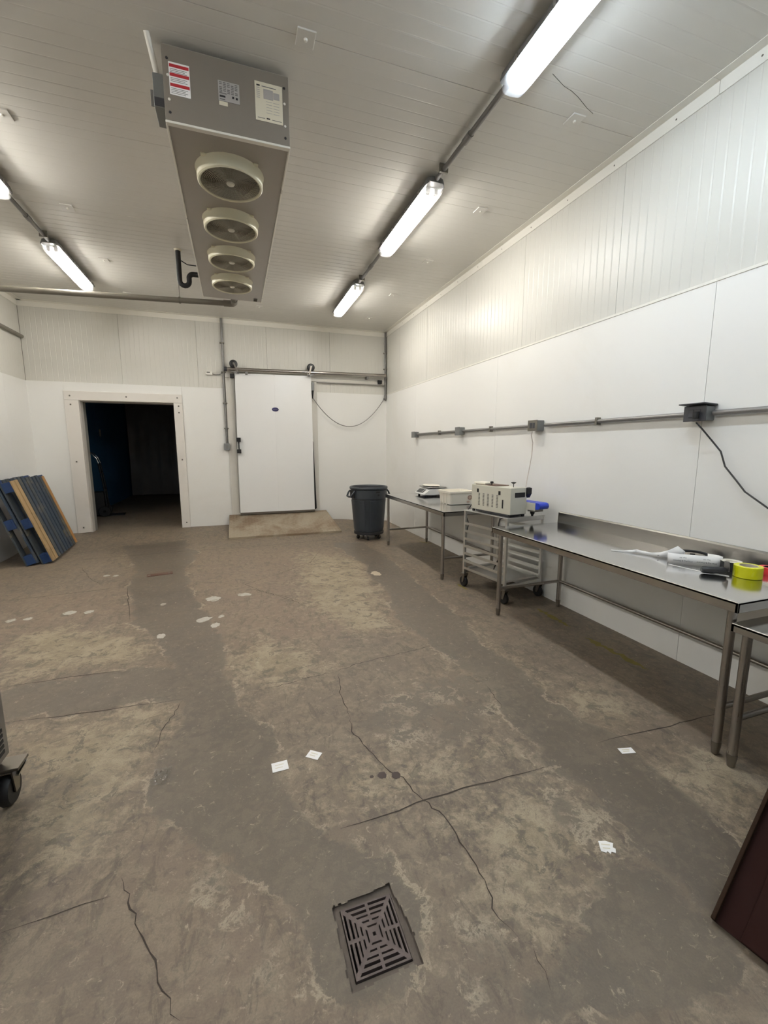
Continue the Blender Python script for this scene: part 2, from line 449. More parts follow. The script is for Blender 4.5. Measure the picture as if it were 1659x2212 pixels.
CRACKS=[[(0.589, 2.365), (0.569, 2.233), (0.607, 2.075), (0.654, 1.894), (0.722, 1.804), (0.732, 1.707), (0.777, 1.619), (0.813, 1.501), (0.812, 1.393), (0.833, 1.279), (0.818, 1.188), (0.8, 1.084), (0.825, 0.999)], [(0.547, 4.499), (0.188, 5.023), (0.04, 5.308), (0.453, 5.616), (0.951, 6.053), (1.273, 6.854)], [(0.04, 5.308), (-0.556, 5.628)], [(0.063, 5.153), (0.468, 4.679), (0.62, 4.33)], [(0.611, 2.929), (0.804, 2.986), (1.125, 3.033), (1.494, 3.078)], [(0.611, 2.929), (0.335, 2.901), (0.108, 2.854)], [(0.639, 2.898), (0.593, 2.629), (0.589, 2.365)], [(0.951, 6.053), (1.503, 5.535), (1.76, 5.105)], [(-2.105, 6.838), (-1.816, 6.178), (-1.613, 5.872)], [(1.579, 2.424), (1.56, 2.252), (1.538, 2.14)], [(0.856, 0.967), (0.85, 0.902), (0.838, 0.857)], [(-0.497, 1.686), (-0.433, 1.548), (-0.35, 1.368), (-0.291, 1.244), (-0.241, 1.146)], [(-0.405, 2.903), (-0.485, 2.595), (-0.505, 2.418)]]
JOINTS=[[(0.356, 1.62), (0.725, 1.634), (0.973, 1.64), (1.473, 1.63)], [(1.855, 1.687), (2.288, 1.666), (2.818, 1.65)], [(-0.841, 1.596), (-0.7, 1.61), (-0.519, 1.62)], [(-1.423, 2.997), (-1.107, 2.965), (-0.748, 2.939), (-0.406, 2.914)], [(-2.491, 5.567), (-1.996, 5.601), (-1.303, 5.692)], [(-2.391, 7.328), (-1.614, 7.353), (-0.838, 7.404), (0.307, 7.36), (1.746, 7.538)], [(-1.295, 5.653), (-1.04, 4.512)], [(-1.622, 3.477), (-1.217, 3.486), (-0.829, 3.471)]]
YELLOW=[[(2.876, 3.49), (2.856, 3.009)], [(2.827, 2.782), (2.835, 2.472), (2.847, 2.191)], [(3.002, 6.822), (3.156, 6.576)], [(2.491, 4.236), (2.47, 4.479)]]
PATCHES=[(-0.309, 4.898, 0.112, 0.146), (0.017, 4.93, 0.115, 0.099), (-0.366, 4.306, 0.117, 0.1), (-0.255, 4.128, 0.061, 0.105), (-0.208, 4.337, 0.046, 0.064), (-0.701, 4.028, 0.053, 0.097), (-1.66, 4.934, 0.084, 0.108), (-1.482, 4.9, 0.07, 0.092), (-2.127, 4.884, 0.062, 0.09), (-1.988, 4.884, 0.059, 0.075), (1.683, 5.219, 0.092, 0.196), (-0.804, 4.888, 0.044, 0.062), (-1.661, 6.272, 0.06, 0.073), (-1.547, 6.233, 0.048, 0.073)]

def vnoise(x, y, seed):
    r = np.random.default_rng(seed).random((64, 64))
    xi = np.floor(x).astype(int); yi = np.floor(y).astype(int)
    fx = ss(x - xi); fy = ss(y - yi)
    g = lambda a, b: r[a % 64, b % 64]
    return (g(xi, yi) * (1 - fx) + g(xi + 1, yi) * fx) * (1 - fy) + (g(xi, yi + 1) * (1 - fx) + g(xi + 1, yi + 1) * fx) * fy - 0.5

def sdist(poly, X, Y):   # signed distance, positive inside
    d = np.full(X.shape, 1e9); ins = np.zeros(X.shape, bool)
    n = len(poly)
    for i in range(n):
        ax, ay = poly[i]; bx, by = poly[(i + 1) % n]
        ex, ey = bx - ax, by - ay
        t = np.clip(((X - ax) * ex + (Y - ay) * ey) / (ex * ex + ey * ey + 1e-12), 0, 1)
        d = np.minimum(d, np.hypot(X - ax - t * ex, Y - ay - t * ey))
        c = (ay > Y) != (by > Y)
        with np.errstate(divide='ignore', invalid='ignore'):
            ins ^= c & (X < (bx - ax) * (Y - ay) / (by - ay + 1e-12) + ax)
    return np.where(ins, d, -d)

DRX, DRY, DHX, DHY = 0.372, 1.186, 0.112, 0.138     # floor drain recess
def build_floor():
    xs = np.unique(np.round(np.concatenate([np.arange(XL - 0.02, 0.19, 0.02), np.arange(0.19, 0.56, 0.006), np.arange(0.57, XR + 0.03, 0.02)]), 4))
    ys = np.concatenate([np.arange(YF - 0.05, 0.3, 0.25), np.arange(0.3, 1.0, 0.016), np.arange(1.0, 1.38, 0.006), np.arange(1.38, 4.2, 0.016), np.arange(4.2, 9.42, 0.032)])
    X, Y = np.meshgrid(xs, ys)
    Z = fz(X, Y)
    Z = Z + np.where(Y > 9.1, 0, 0)
    wx = X + 0.10 * vnoise(X * 3, Y * 3, 1) + 0.05 * vnoise(X * 9, Y * 9, 2) + 0.02 * vnoise(X * 25, Y * 25, 5)
    wy = Y + 0.10 * vnoise(X * 3, Y * 3, 3) + 0.05 * vnoise(X * 9, Y * 9, 4) + 0.02 * vnoise(X * 25, Y * 25, 6)
    ch = {}
    for k, soft in (('dark', 0.10), ('light', 0.40), ('warm', 0.35)):
        m = np.zeros(X.shape)
        for pi_, p in enumerate(POLY[k]):
            wgt = 0.55 if k == 'dark' and pi_ >= 4 else 1.0
            m = np.maximum(m, wgt * ss(sdist(p, wx, wy) / soft * 0.5 + 0.5))
        ch[k] = m
    # unworn smooth floor close to the walls and behind the camera
    ny, nx = X.shape
    verts = np.stack([X.ravel(), Y.ravel(), Z.ravel()], 1)
    idx = np.arange(nx * ny).reshape(ny, nx)
    q = np.stack([idx[:-1, :-1].ravel(), idx[:-1, 1:].ravel(), idx[1:, 1:].ravel(), idx[1:, :-1].ravel()], 1)
    cx = (X[:-1, :-1] + X[1:, 1:]).ravel() / 2; cy = (Y[:-1, :-1] + Y[1:, 1:]).ravel() / 2
    ang = 0.0
    jx = DHX + 0.03 * vnoise(cy * 14, cy * 0 + 3.3, 9) + 0.012 * vnoise(cx * 50, cy * 50, 10)
    jy = DHY + 0.03 * vnoise(cx * 14, cx * 0 + 7.3, 11) + 0.012 * vnoise(cx * 50, cy * 50, 12)
    hole = (np.abs(cx - DRX - 0.18 * (cy - DRY) * -0.25) < jx) & (np.abs(cy - DRY - 0.06 * (cx - DRX)) < jy)
    q = q[~hole]
    me = bpy.data.meshes.new('floor')
    me.vertices.add(len(verts)); me.vertices.foreach_set('co', verts.ravel())
    me.loops.add(q.size); me.loops.foreach_set('vertex_index', q.ravel())
    me.polygons.add(len(q)); me.polygons.foreach_set('loop_start', np.arange(0, q.size, 4))
    me.update(calc_edges=True)
    a = me.color_attributes.new('wear_shade', 'FLOAT_COLOR', 'POINT')
    cols = np.stack([ch['dark'].ravel(), ch['light'].ravel(), ch['warm'].ravel(), np.ones(nx * ny)], 1)
    a.data.foreach_set('color', cols.ravel().astype(np.float32))
    me.shade_smooth()
    me.materials.append(M['floor'])
    o = bpy.data.objects.new('floor', me)
    COL.objects.link(o)
    return struct(o)
floor = build_floor()

def ribbon(pts, wid, zoff, jit=0.3, step=0.03, seed=0, ragged=0.0):
    r = random.Random(seed)
    P = []
    for i in range(len(pts) - 1):
        a = Vector(pts[i] + (0,)); b = Vector(pts[i + 1] + (0,))
        n = max(1, int((b - a).length / step))
        for k in range(n):
            P.append(a.lerp(b, k / n))
    P.append(Vector(pts[-1] + (0,)))
    mb = MB(); vs = []
    N = len(P)
    for i, p in enumerate(P):
        t = (P[min(N - 1, i + 1)] - P[max(0, i - 1)]).normalized()
        s = Vector((-t.y, t.x, 0))
        p = p + s * r.uniform(-jit, jit) * step * 0.4
        e = min(1.0, min(i, N - 1 - i) / 4 + 0.15)
        w1 = wid * e * r.uniform(1 - ragged, 1 + ragged) / 2
        w2 = wid * e * r.uniform(1 - ragged, 1 + ragged) / 2
        for q in (p + s * w1, p - s * w2):
            vs.append((q.x, q.y, float(fz(q.x, q.y)) + zoff))
    mb.add(vs, [(2 * i, 2 * i + 1, 2 * i + 3, 2 * i + 2) for i in range(N - 1)])
    return mb
for i, c in enumerate(CRACKS):
    link('crack', ribbon(c, 0.0045 if i else 0.005, 0.0012, 0.8, 0.03, i, 0.6), 'crack', floor)
for i, c in enumerate(JOINTS):
    link('control_joint', ribbon(c, 0.007, 0.0014, 0.2, 0.08, 50 + i, 0.3), 'jointm', floor)
for i, c in enumerate(YELLOW):
    link('yellow_line', ribbon(c, 0.05, 0.001, 1.0, 0.03, 120 + i, 0.8), 'yellowp', floor)
for i, (px, py, a, b) in enumerate(PATCHES):
    r = random.Random(i)
    n = 22
    tilt = r.uniform(-0.5, 0.5)
    pts = []
    for k in range(n):
        t = 2 * pi * k / n
        q = 0.8 + 0.35 * r.random()
        u, v = a * 0.66 * q * cos(t), b * 0.55 * q * sin(t)
        x = px + u * cos(tilt) - v * sin(tilt); y = py + u * sin(tilt) + v * cos(tilt)
        pts.append((x, y, float(fz(x, y)) + 0.0016))
    mb = MB(); mb.add([(px, py, float(fz(px, py)) + 0.0016)] + pts, [(0, k + 1, (k + 1) % n + 1) for k in range(n)])
    link('paint_patch', mb, 'flake' if i == 10 else 'whitepatch', floor)

# ------------------------------------------------------------------ room shell
def ribbed(width, length, ribs, groove=0.010, depth=0.0016, lip=True):
    """profile (u, d) across one panel: flats with shallow V grooves, edges turned in"""
    pr = [(0.0, 0.010), (0.0025, 0.0)]
    for k in range(1, ribs):
        u = width * k / ribs
        pr += [(u - groove / 2, 0.0), (u - groove * 0.1, depth), (u + groove / 2, 0.0)]
    pr += [(width - 0.0025, 0.0), (width, 0.010)]
    return pr

# ceiling
ceiling = struct(link('ceiling', MB().box(XL - 0.15, XR + 0.15, YF - 0.15, YB + 0.15, ZC + 0.012, ZC + 0.15), 'slab'))
JY = [2.95 + 1.31 * k for k in range(-6, 5)]
edges = [YF] + [y for y in JY if YF < y < YB] + [YB]
for y0, y1 in zip(edges[:-1], edges[1:]):
    wdt = y1 - y0
    pr = ribbed(wdt, 0, max(2, round(12 * wdt / 1.31)), 0.014, 0.0018)
    mb = MB().sweep(pr, XL, XR, lambda u, d, x, y0=y0: (x, y0 + u, ZC + d))
    link('ceiling_panel', mb, 'ceiling', ceiling)
for xx in (2.525, 0.52, -1.495):
    for k, y in enumerate(JY):
        if y < 1.5 or y > 8.9: continue
        if abs(xx - 0.52) < 0.1 and 3.0 < y < 6.5: continue
        p = MB().box(xx - 0.055, xx + 0.055, y - 0.06, y + 0.06, ZC - 0.009, ZC + 0.002)
        fp = link('fixing_plate', p, 'ceiling', ceiling, bevel=0.003)
        b = MB().lathe([(0.0, -0.022), (0.010, -0.020), (0.012, -0.009), (0.012, 0)], 10, (xx, y, ZC))
        link('bolt', b, 'trim', fp, smooth=True)

cp = [(2.093, 2.676), (2.236, 2.731), (2.31, 2.745), (2.392, 2.772), (2.533, 2.833), (2.609, 2.857)]
link('scratch', MB().tube([(x, y, ZC - 0.0005) for x, y in cp], 0.0016, 4), 'jointm', ceiling)
# right wall
wall_r = struct(link('wall_right', MB().box(XR + 0.015, XR + 0.16, YF - 0.15, YB + 0.15, -0.02, ZC + 0.02), 'slab'))
SY = [3.08 + 1.31 * k for k in range(-6, 5)]
edges = [YF] + [y for y in SY if YF < y < YB] + [YB]
LT = 2.78
for y0, y1 in zip(edges[:-1], edges[1:]):
    wdt = y1 - y0
    pr = ribbed(wdt, 0, max(2, round(16 * wdt / 1.31)), 0.017, 0.0024)
    mb = MB().sweep(pr, LT - 0.02, ZC, lambda u, d, z, y0=y0: (XR + 0.002 + d, y0 + u, z))
    link('wall_panel', mb, 'panel', wall_r)
edges = [YF] + [2.23 + 2.62 * k for k in range(-2, 3) if YF < 2.23 + 2.62 * k < YB] + [YB]
for y0, y1 in zip(edges[:-1], edges[1:]):
    mb = MB().box(XR - 0.004, XR + 0.012, y0 + 0.0015, y1 - 0.0015, -0.01, LT)
    link('liner_sheet', mb, 'liner', wall_r, bevel=0.001)
for y0, y1 in zip(edges[:-1], edges[1:]):
    link('liner_cap', MB().box(XR - 0.009, XR + 0.012, y0, y1, LT - 0.004, LT + 0.016), 'trim', wall_r, bevel=0.002)

# back wall: opening for the doorway
OX0, OX1, OZ = -2.57, -1.05, 2.475
bw = MB()
bw.box(XL - 0.15, OX0, YB + 0.015, YB + 0.32, -0.02, ZC + 0.02)
bw.box(OX1, XR + 0.15, YB + 0.015, YB + 0.32, -0.02, ZC + 0.02)
bw.box(OX0, OX1, YB + 0.015, YB + 0.32, OZ, ZC + 0.02)
wall_b = struct(link('wall_back', bw, 'slab'))
edges = [XL, -1.86, -0.59, 0.685, 1.95, XR]
for x0, x1 in zip(edges[:-1], edges[1:]):
    wdt = x1 - x0
    pr = ribbed(wdt, 0, max(2, round(16 * wdt / 1.31)), 0.015, 0.0017)
    mb = MB().sweep(pr, LT - 0.02, ZC, lambda u, d, z, x0=x0: (x0 + u, YB + 0.002 + d, z))
    link('wall_panel', mb, 'panel', wall_b)
for x0, x1, z0 in ((XL, -2.78, 0.0), (-2.78, -0.90, 2.63), (-0.90, 0.66, 0.0), (0.66, XR, 0.0)):
    link('liner_sheet', MB().box(x0 + 0.001, x1 - 0.001, YB - 0.004, YB + 0.014, z0 - 0.01, LT + 0.005), 'liner', wall_b, bevel=0.001)
# left wall and wall behind the camera
wall_l = struct(link('wall_left', MB().box(XL - 0.16, XL - 0.015, YF - 0.15, YB + 0.15, -0.02, ZC + 0.02), 'slab'))
edges = [YF] + [y for y in SY if YF < y < YB] + [YB]
for y0, y1 in zip(edges[:-1], edges[1:]):
    wdt = y1 - y0
    pr = ribbed(wdt, 0, max(2, round(16 * wdt / 1.31)), 0.015, 0.0017)
    mb = MB().sweep(pr, LT - 0.02, ZC, lambda u, d, z, y0=y0: (XL - 0.002 - d, y0 + u, z))
    link('wall_panel', mb, 'panel', wall_l)
    link('liner_sheet', MB().box(XL - 0.012, XL + 0.004, y0 + 0.001, y1 - 0.001, -0.01, LT), 'liner', wall_l, bevel=0.001)
wall_f = struct(link('wall_front', MB().box(XL - 0.15, XR + 0.15, YF - 0.16, YF, -0.02, ZC + 0.02), 'liner'))
# ceiling angle trims
def angle(mb, a, b, side):
    if side == 'right':
        mb.box(XR - 0.006, XR + 0.003, a, b, ZC - 0.088, ZC); mb.box(XR - 0.075, XR, a, b, ZC - 0.004, ZC + 0.002)
    if side == 'left':
        mb.box(XL - 0.003, XL + 0.006, a, b, ZC - 0.088, ZC); mb.box(XL, XL + 0.075, a, b, ZC - 0.004, ZC + 0.002)
    if side == 'back':
        mb.box(a, b, YB - 0.006, YB + 0.003, ZC - 0.088, ZC); mb.box(a, b, YB - 0.075, YB, ZC - 0.004, ZC + 0.002)
    return mb
for i, (sd, segs) in enumerate((('right', [YF, -0.5, 2.35, 5.3, YB - 0.006]), ('left', [YF, 2.0, 5.5, YB - 0.006]), ('back', [XL, -0.2, XR]))):
    mb = MB()
    tr = bpy.data.objects.new('trim_%d' % (i + 1), None); COL.objects.link(tr); struct(tr)
    for a, b in zip(segs[:-1], segs[1:]):
        link('angle_strip', angle(MB(), a, b - 0.003, sd), 'trim', tr, bevel=0.001)
    if sd == 'right':
        for y in np.arange(1.0, 8.6, 0.55):
            link('screw', MB().lathe([(0, -0.009), (0.006, -0.008), (0.007, -0.004)], 8, (XR, y, ZC - 0.045), 'x'), 'bolt', tr)

# doorway frame (3 boards with bolts) and reveals
door2 = bpy.data.objects.new('door_2', None); COL.objects.link(door2); struct(door2)
FY = YB - 0.004
for poly, bolts in (
    ([(-2.785, 0.10), (-2.565, 0.11), (-2.565, 2.475), (-2.785, 2.475)], [(-2.69, 2.40), (-2.69, 1.40), (-2.69, 0.20)]),
    ([(-1.05, 0.10), (-0.90, 0.10), (-0.90, 2.475), (-1.05, 2.475)], [(-0.965, 2.30), (-0.965, 1.42), (-0.965, 0.2), (-0.965, 2.42)]),
    ([(-2.785, 2.477), (-0.90, 2.477), (-0.90, 2.632), (-2.785, 2.632)], [(-2.69, 2.55), (-1.82, 2.56), (-0.98, 2.57)])):
    fb = link('frame_board', MB().prism(poly, FY - 0.035, FY + 0.012, 'y'), 'frame', door2, bevel=0.004)
    for bx, bz in bolts:
        link('bolt', MB().lathe([(0.0, -0.008), (0.010, -0.007), (0.014, 0.0), (0.014, 0.004)], 10, (bx, FY - 0.035, bz), 'y'), 'bolt', fb, smooth=True)
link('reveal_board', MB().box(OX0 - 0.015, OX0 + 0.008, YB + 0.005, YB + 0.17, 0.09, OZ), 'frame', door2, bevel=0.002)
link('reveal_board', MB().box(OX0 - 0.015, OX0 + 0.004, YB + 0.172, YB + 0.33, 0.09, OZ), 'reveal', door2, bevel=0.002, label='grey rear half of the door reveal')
link('reveal_board', MB().box(OX1 - 0.006, OX1 + 0.012, YB + 0.005, YB + 0.33, 0.09, OZ), 'frame', door2, bevel=0.002)
link('reveal_board', MB().box(OX0, OX1, YB + 0.005, YB + 0.33, OZ - 0.006, OZ + 0.012), 'frame', door2, bevel=0.002)

# dark store room beyond the doorway
RY0, RY1, RX0, RX1 = YB + 0.32, 15.9, -3.25, 1.2
struct(link('floor_rear', MB().box(RX0 - 0.1, RX1 + 0.1, YB + 0.298, RY1 + 0.1, 0.0, 0.1), 'floor'))
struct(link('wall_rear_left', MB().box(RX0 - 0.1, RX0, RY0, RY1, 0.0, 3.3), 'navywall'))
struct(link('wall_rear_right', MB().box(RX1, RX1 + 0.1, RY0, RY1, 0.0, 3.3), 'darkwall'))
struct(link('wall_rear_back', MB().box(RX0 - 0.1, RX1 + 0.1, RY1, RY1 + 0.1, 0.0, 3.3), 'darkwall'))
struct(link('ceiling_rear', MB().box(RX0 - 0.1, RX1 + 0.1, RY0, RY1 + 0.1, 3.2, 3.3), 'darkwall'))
cur = thing('strip_curtain', 'dark grey hanging strip curtain at the back of the unlit room beyond the doorway', 'curtain', (0, 15.62, 0.11))
link('header_rail', MB().box(RX0 + 0.02, 0.9, -0.02, 0.03, 3.0, 3.07), 'galv', cur)
for k in range(13):
    x0 = RX0 + 0.06 + 0.3 * k
    pr = [(x0 + 0.33 * i / 8, 0.05 * sin(pi * i / 8) + (0.02 if k % 2 else 0.0) + 0.02 * sin(k * 1.7)) for i in range(9)]
    mb = MB()
    for j, z in enumerate((0.02, 1.0, 2.0, 3.02)):
        pass
    vs, fs = [], []
    for j, z in enumerate((0.02, 1.0, 2.0, 3.02)):
        for (x, y) in pr:
            vs.append((x + 0.015 * sin(k * 2.1 + j), y - 0.03 + 0.012 * sin(k + j * 1.4), z))
    n = len(pr)
    for j in range(3):
        for i in range(n - 1):
            fs.append((j * n + i, j * n + i + 1, (j + 1) * n + i + 1, (j + 1) * n + i))
    o = link('strip', mb.add(vs, fs), 'strip', cur, smooth=True)
    sol = o.modifiers.new('thickness', 'SOLIDIFY'); sol.thickness = 0.004
sw = thing('wall_switch', 'small pale switch plate on the dark blue wall seen through the doorway', 'switch', (RX0, 12.9, 2.02))
link('plate', MB().box(0, 0.01, -0.06, 0.06, -0.09, 0.09), 'paper', sw, bevel=0.003)
link('toggle', MB().box(0.01, 0.022, -0.012, 0.012, -0.02, 0.02), 'paper', sw, bevel=0.002)
# hand truck leaning on the blue wall
ht = thing('hand_truck', 'black hand truck with chrome grips parked inside the dark doorway', 'hand truck', (-2.93, 11.35, 0.1), (0, 0, RAD(8)))
for yy in (-0.16, 0.16):
    link('side_rail', MB().tube([(0.1, yy, 0.05), (0.06, yy, 0.7), (0.0, yy, 1.2)], 0.018, 8), 'blackpl', ht, smooth=True)
    link('grip', MB().tube([(0.0, yy, 1.2), (-0.03, yy, 1.31), (-0.10, yy, 1.40), (-0.17, yy, 1.44)], 0.017, 8), 'chrome', ht, smooth=True, label='chrome grip')
for z, x in ((0.25, 0.088), (0.6, 0.066), (1.0, 0.026)):
    link('cross_bar', MB().box(x - 0.012, x + 0.012, -0.16, 0.16, z - 0.02, z + 0.02), 'blackpl', ht, bevel=0.003)
link('toe_plate', MB().box(0.10, 0.42, -0.2, 0.2, 0.004, 0.016), 'blackpl', ht, bevel=0.002)
link('back_panel', MB().box(-0.20, 0.05, -0.18, 0.18, 0.03, 0.55), 'black', ht, bevel=0.01)
for yy in (-0.22, 0.22):
    link('wheel', MB().lathe([(0.03, -0.025), (0.11, -0.025), (0.12, -0.01), (0.12, 0.01), (0.11, 0.025), (0.03, 0.025)], 18, (0.04, yy, 0.12), 'y', True), 'black', ht, smooth=True)
# ------------------------------------------------------------------ ceiling lights
def make_light(label, loc, cool, group):
    t = thing('fluorescent_light', label, 'ceiling light', loc, group=group)
    L = 0.72
    # housing: grey tray, ends tapered
    hp = [(-0.091, -0.014), (-0.091, 0.004), (-0.075, 0.045), (-0.045, 0.055), (0.045, 0.055), (0.075, 0.045), (0.091, 0.004), (0.091, -0.014), (0.086, -0.014), (0.082, 0.0), (-0.082, 0.0), (-0.086, -0.014)]
    mb = MB()
    ys = [(-L, 0.80), (-L + 0.03, 1.0), (L - 0.03, 1.0), (L, 0.80)]
    vs = [(x * s, y, z * s + 0.002) for y, s in ys for x, z in hp]
    n = len(hp)
    fs = [(j * n + i, j * n + (i + 1) % n, (j + 1) * n + (i + 1) % n, (j + 1) * n + i) for j in range(3) for i in range(n)]
    fs += [tuple(range(n))[::-1], tuple(3 * n + i for i in range(n))]
    link('housing', mb.add(vs, fs), 'greybox', t)
    # reflector inside
    link('reflector', MB().box(-0.05, 0.05, -0.64, 0.64, -0.006, 0.0), 'paper', t, bevel=0.003)
    # lens: open U shell
    lp = [(-0.080, -0.002), (-0.084, -0.03), (-0.074, -0.062), (-0.05, -0.078), (0.0, -0.084), (0.05, -0.078), (0.074, -0.062), (0.084, -0.03), (0.080, -0.002)]
    ys = [(-L + 0.005, 0.0), (-L + 0.005, 0.72), (-L + 0.035, 0.97), (-L + 0.07, 1.0), (L - 0.07, 1.0), (L - 0.035, 0.97), (L - 0.005, 0.72), (L - 0.005, 0.0)]
    n = len(lp)
    vs = [(x * (s if s else 0.72 * 0.0), y, z * s) for y, s in ys for x, z in lp]
    fs = [(j * n + i, j * n + i + 1, (j + 1) * n + i + 1, (j + 1) * n + i) for j in range(len(ys) - 1) for i in range(n - 1)]
    link('lens', MB().add(vs, fs), 'lens', t, smooth=True)
    for x in (-0.036, 0.036):
        tb = link('lamp_tube', MB().tube([(x, -0.60, -0.03), (x, 0.60, -0.03)], 0.0155, 10), 'tube_cool' if cool else 'tube_warm', t, smooth=True)
        for sgn in (-1, 1):
            link('lamp_holder', MB().box(x - 0.018, x + 0.018, sgn * 0.60, sgn * 0.635, -0.05, -0.004), 'paper', t, bevel=0.003)
    for sgn in (-1, 1):
        for y in (-0.52, -0.18, 0.18, 0.52):
            link('clip', MB().box(sgn * 0.088, sgn * 0.096, y - 0.012, y + 0.012, -0.018, 0.02), 'chrome', t, bevel=0.002)
    for y in (-0.42, 0.42):
        link('ceiling_bracket', MB().box(-0.03, 0.03, y - 0.02, y + 0.02, 0.054, 0.0745), 'zinc', t)
    return t
LZ = ZC - 0.074
G1 = 'fluorescent lights in the right ceiling row'
G2 = 'fluorescent lights in the left ceiling row'
make_light('fluorescent ceiling light of the right row nearest the camera, cut by the top frame edge', (1.83, 2.05, LZ), True, G1)
make_light('middle fluorescent ceiling light of the right row, lit white above the cooling unit side', (1.83, 4.58, LZ), False, G1)
make_light('farthest fluorescent ceiling light of the right row, near the sliding door wall', (1.83, 7.14, LZ), False, G1)
make_light('complete fluorescent ceiling light in the left row, next to the long grey pipe', (-1.93, 7.08, LZ), False, G2)
make_light('fluorescent ceiling light of the left row cut off by the left frame edge', (-1.93, 4.58, LZ), False, G2)
make_light('fluorescent ceiling light of the right row behind the camera', (1.83, -0.48, LZ), True, G1)
make_light('fluorescent ceiling light of the left row left of the camera', (-1.93, 2.05, LZ), False, G2)
make_light('fluorescent ceiling light of the left row behind the camera', (-1.93, -0.48, LZ), True, G2)
for x, segs, lab in ((1.83, [(-1.3, -1.205), (0.245, 1.325), (2.775, 3.855), (5.305, 6.415)], 'dark conduit run linking the right row of ceiling lights'),
                     (-1.93, [(-1.3, -1.205), (0.245, 1.325), (2.775, 3.855), (5.305, 6.355)], 'dark conduit run linking the left row of ceiling lights')):
    t = thing('light_conduit', lab, 'conduit', (x, 2.0, ZC - 0.045))
    for a, b in segs:
        link('conduit_pipe', MB().tube([(0, a - 2.0, 0), (0, b - 2.0, 0)], 0.020, 10), 'conduit', t, smooth=True)
        link('coupling', MB().tube([(0, (a + b) / 2 - 2.05, 0), (0, (a + b) / 2 - 1.95, 0)], 0.026, 10), 'conduit', t, smooth=True)
        link('pipe_strap', MB().box(-0.04, 0.04, b - 2.14, b - 2.12, -0.024, 0.045), 'galv', t, bevel=0.002)

# ------------------------------------------------------------------ evaporator cooler
EX0, EX1, EY0, EY1, EZ0, EZ1 = -0.298, 0.442, 3.21, 6.48, 3.622, 4.045
ev = thing('cooling_unit', 'long grey ceiling cooling unit with four round fans underneath', 'cooling unit', ((EX0 + EX1) / 2, EY0, EZ0))
ecx = (EX0 + EX1) / 2
def EL(x, y, z): return (x - ecx, y - EY0, z - EZ0)
hw = (EX1 - EX0) / 2
link('housing', MB().box(-hw, hw, 0.012, EY1 - EY0, 0.004, EZ1 - EZ0), 'evap_under', ev, bevel=0.004)
link('end_panel', MB().box(-hw - 0.003, hw + 0.003, 0.0, 0.014, -0.002, EZ1 - EZ0 - 0.012), 'evap', ev, bevel=0.003)
link('bottom_lip', MB().box(-hw - 0.004, hw + 0.004, -0.004, 0.03, -0.010, 0.004), 'evap_edge', ev, bevel=0.003, label='bright folded lip below the end panel')
for s in (-1, 1):
    link('edge_strip', MB().box(s * hw - 0.006, s * hw + 0.006, 0.03, EY1 - EY0, -0.006, 0.006), 'evap_edge', ev, bevel=0.002, label='bright folded edge along the underside')
for x in (-0.2, 0.2):
    for y in (0.3, 2.9):
        link('hanger', MB().box(x - 0.02, x + 0.02, y - 0.02, y + 0.02, EZ1 - EZ0 - 0.005, ZC - EZ0), 'galv', ev)
for sx in (-1, 1):
    for z in (0.05, 0.12, 0.25, 0.34):
        link('screw', MB().lathe([(0, -0.004), (0.007, -0.003), (0.009, 0.002)], 8, (sx * (hw - 0.025), 0.0, z), 'y'), 'evap_edge' if z in (0.12, 0.25) else 'inkd', ev)
def sticker(name, m, x0, x1, z0, z1, marks, label=None):
    o = link(name, MB().box(x0 - ecx, x1 - ecx, -0.0025, 0.0005, z0 - EZ0, z1 - EZ0), m, ev, label=label)
    for mk, mm, a, b, c, d in marks:
        link(mk, MB().box(a - ecx, b - ecx, -0.0035, -0.002, c - EZ0, d - EZ0), mm, o)
marks = []
for zz in (3.925, 3.877, 3.822):
    marks.append(('red_band', 'red', -0.262, -0.154, zz - 0.0075, zz + 0.0095))
for base in (3.909, 3.861, 3.806):
    for i in range(3 if base > 3.82 else 4):
        marks.append(('text_line', 'ink', -0.258, -0.165 - 0.012 * (i % 2), base - 0.0085 * i - 0.0022, base - 0.0085 * i))
sticker('warning_label', 'paper', -0.266, -0.150, 3.770, 3.945, marks, 'white warning label with three red bands')
marks = []
for i in range(7):
    for j in range(5):
        if (i * 5 + j) % 7 == 3: continue
        marks.append(('text_line', 'ink', 0.018 + 0.023 * j, 0.018 + 0.023 * j + 0.016, 3.902 - 0.009 * i, 3.906 - 0.009 * i))
marks += [('text_block', 'inkd', 0.018, 0.052, 3.822, 3.832), ('approval_mark', 'inkd', 0.092, 0.104, 3.826, 3.838), ('approval_mark', 'inkd', 0.114, 0.126, 3.824, 3.836), ('text_line', 'ink', 0.018, 0.06, 3.842, 3.846), ('text_line', 'ink', 0.018, 0.05, 3.808, 3.813)]
sticker('rating_plate', 'silverlab', 0.011, 0.137, 3.802, 3.913, marks, 'silver rating plate')
sticker('date_sticker', 'paperw', 0.013, 0.064, 3.776, 3.799, [], 'small cream sticker')
marks = [('text_block', 'inkd', 0.243, 0.264, 3.938, 3.946), ('text_line', 'ink', 0.275, 0.365, 3.939, 3.943), ('diagram', 'silverlab', 0.285, 0.345, 3.872, 3.928), ('diagram', 'silverlab', 0.347, 0.385, 3.880, 3.918)]
for i in range(6):
    marks.append(('text_line', 'silverlab', 0.242, 0.262, 3.926 - 0.011 * i, 3.930 - 0.011 * i))
for i in range(5):
    for j in range(2):
        marks.append(('text_line', 'silverlab', 0.30 + 0.045 * j, 0.337 + 0.045 * j, 3.857 - 0.016 * i, 3.859 - 0.016 * i))
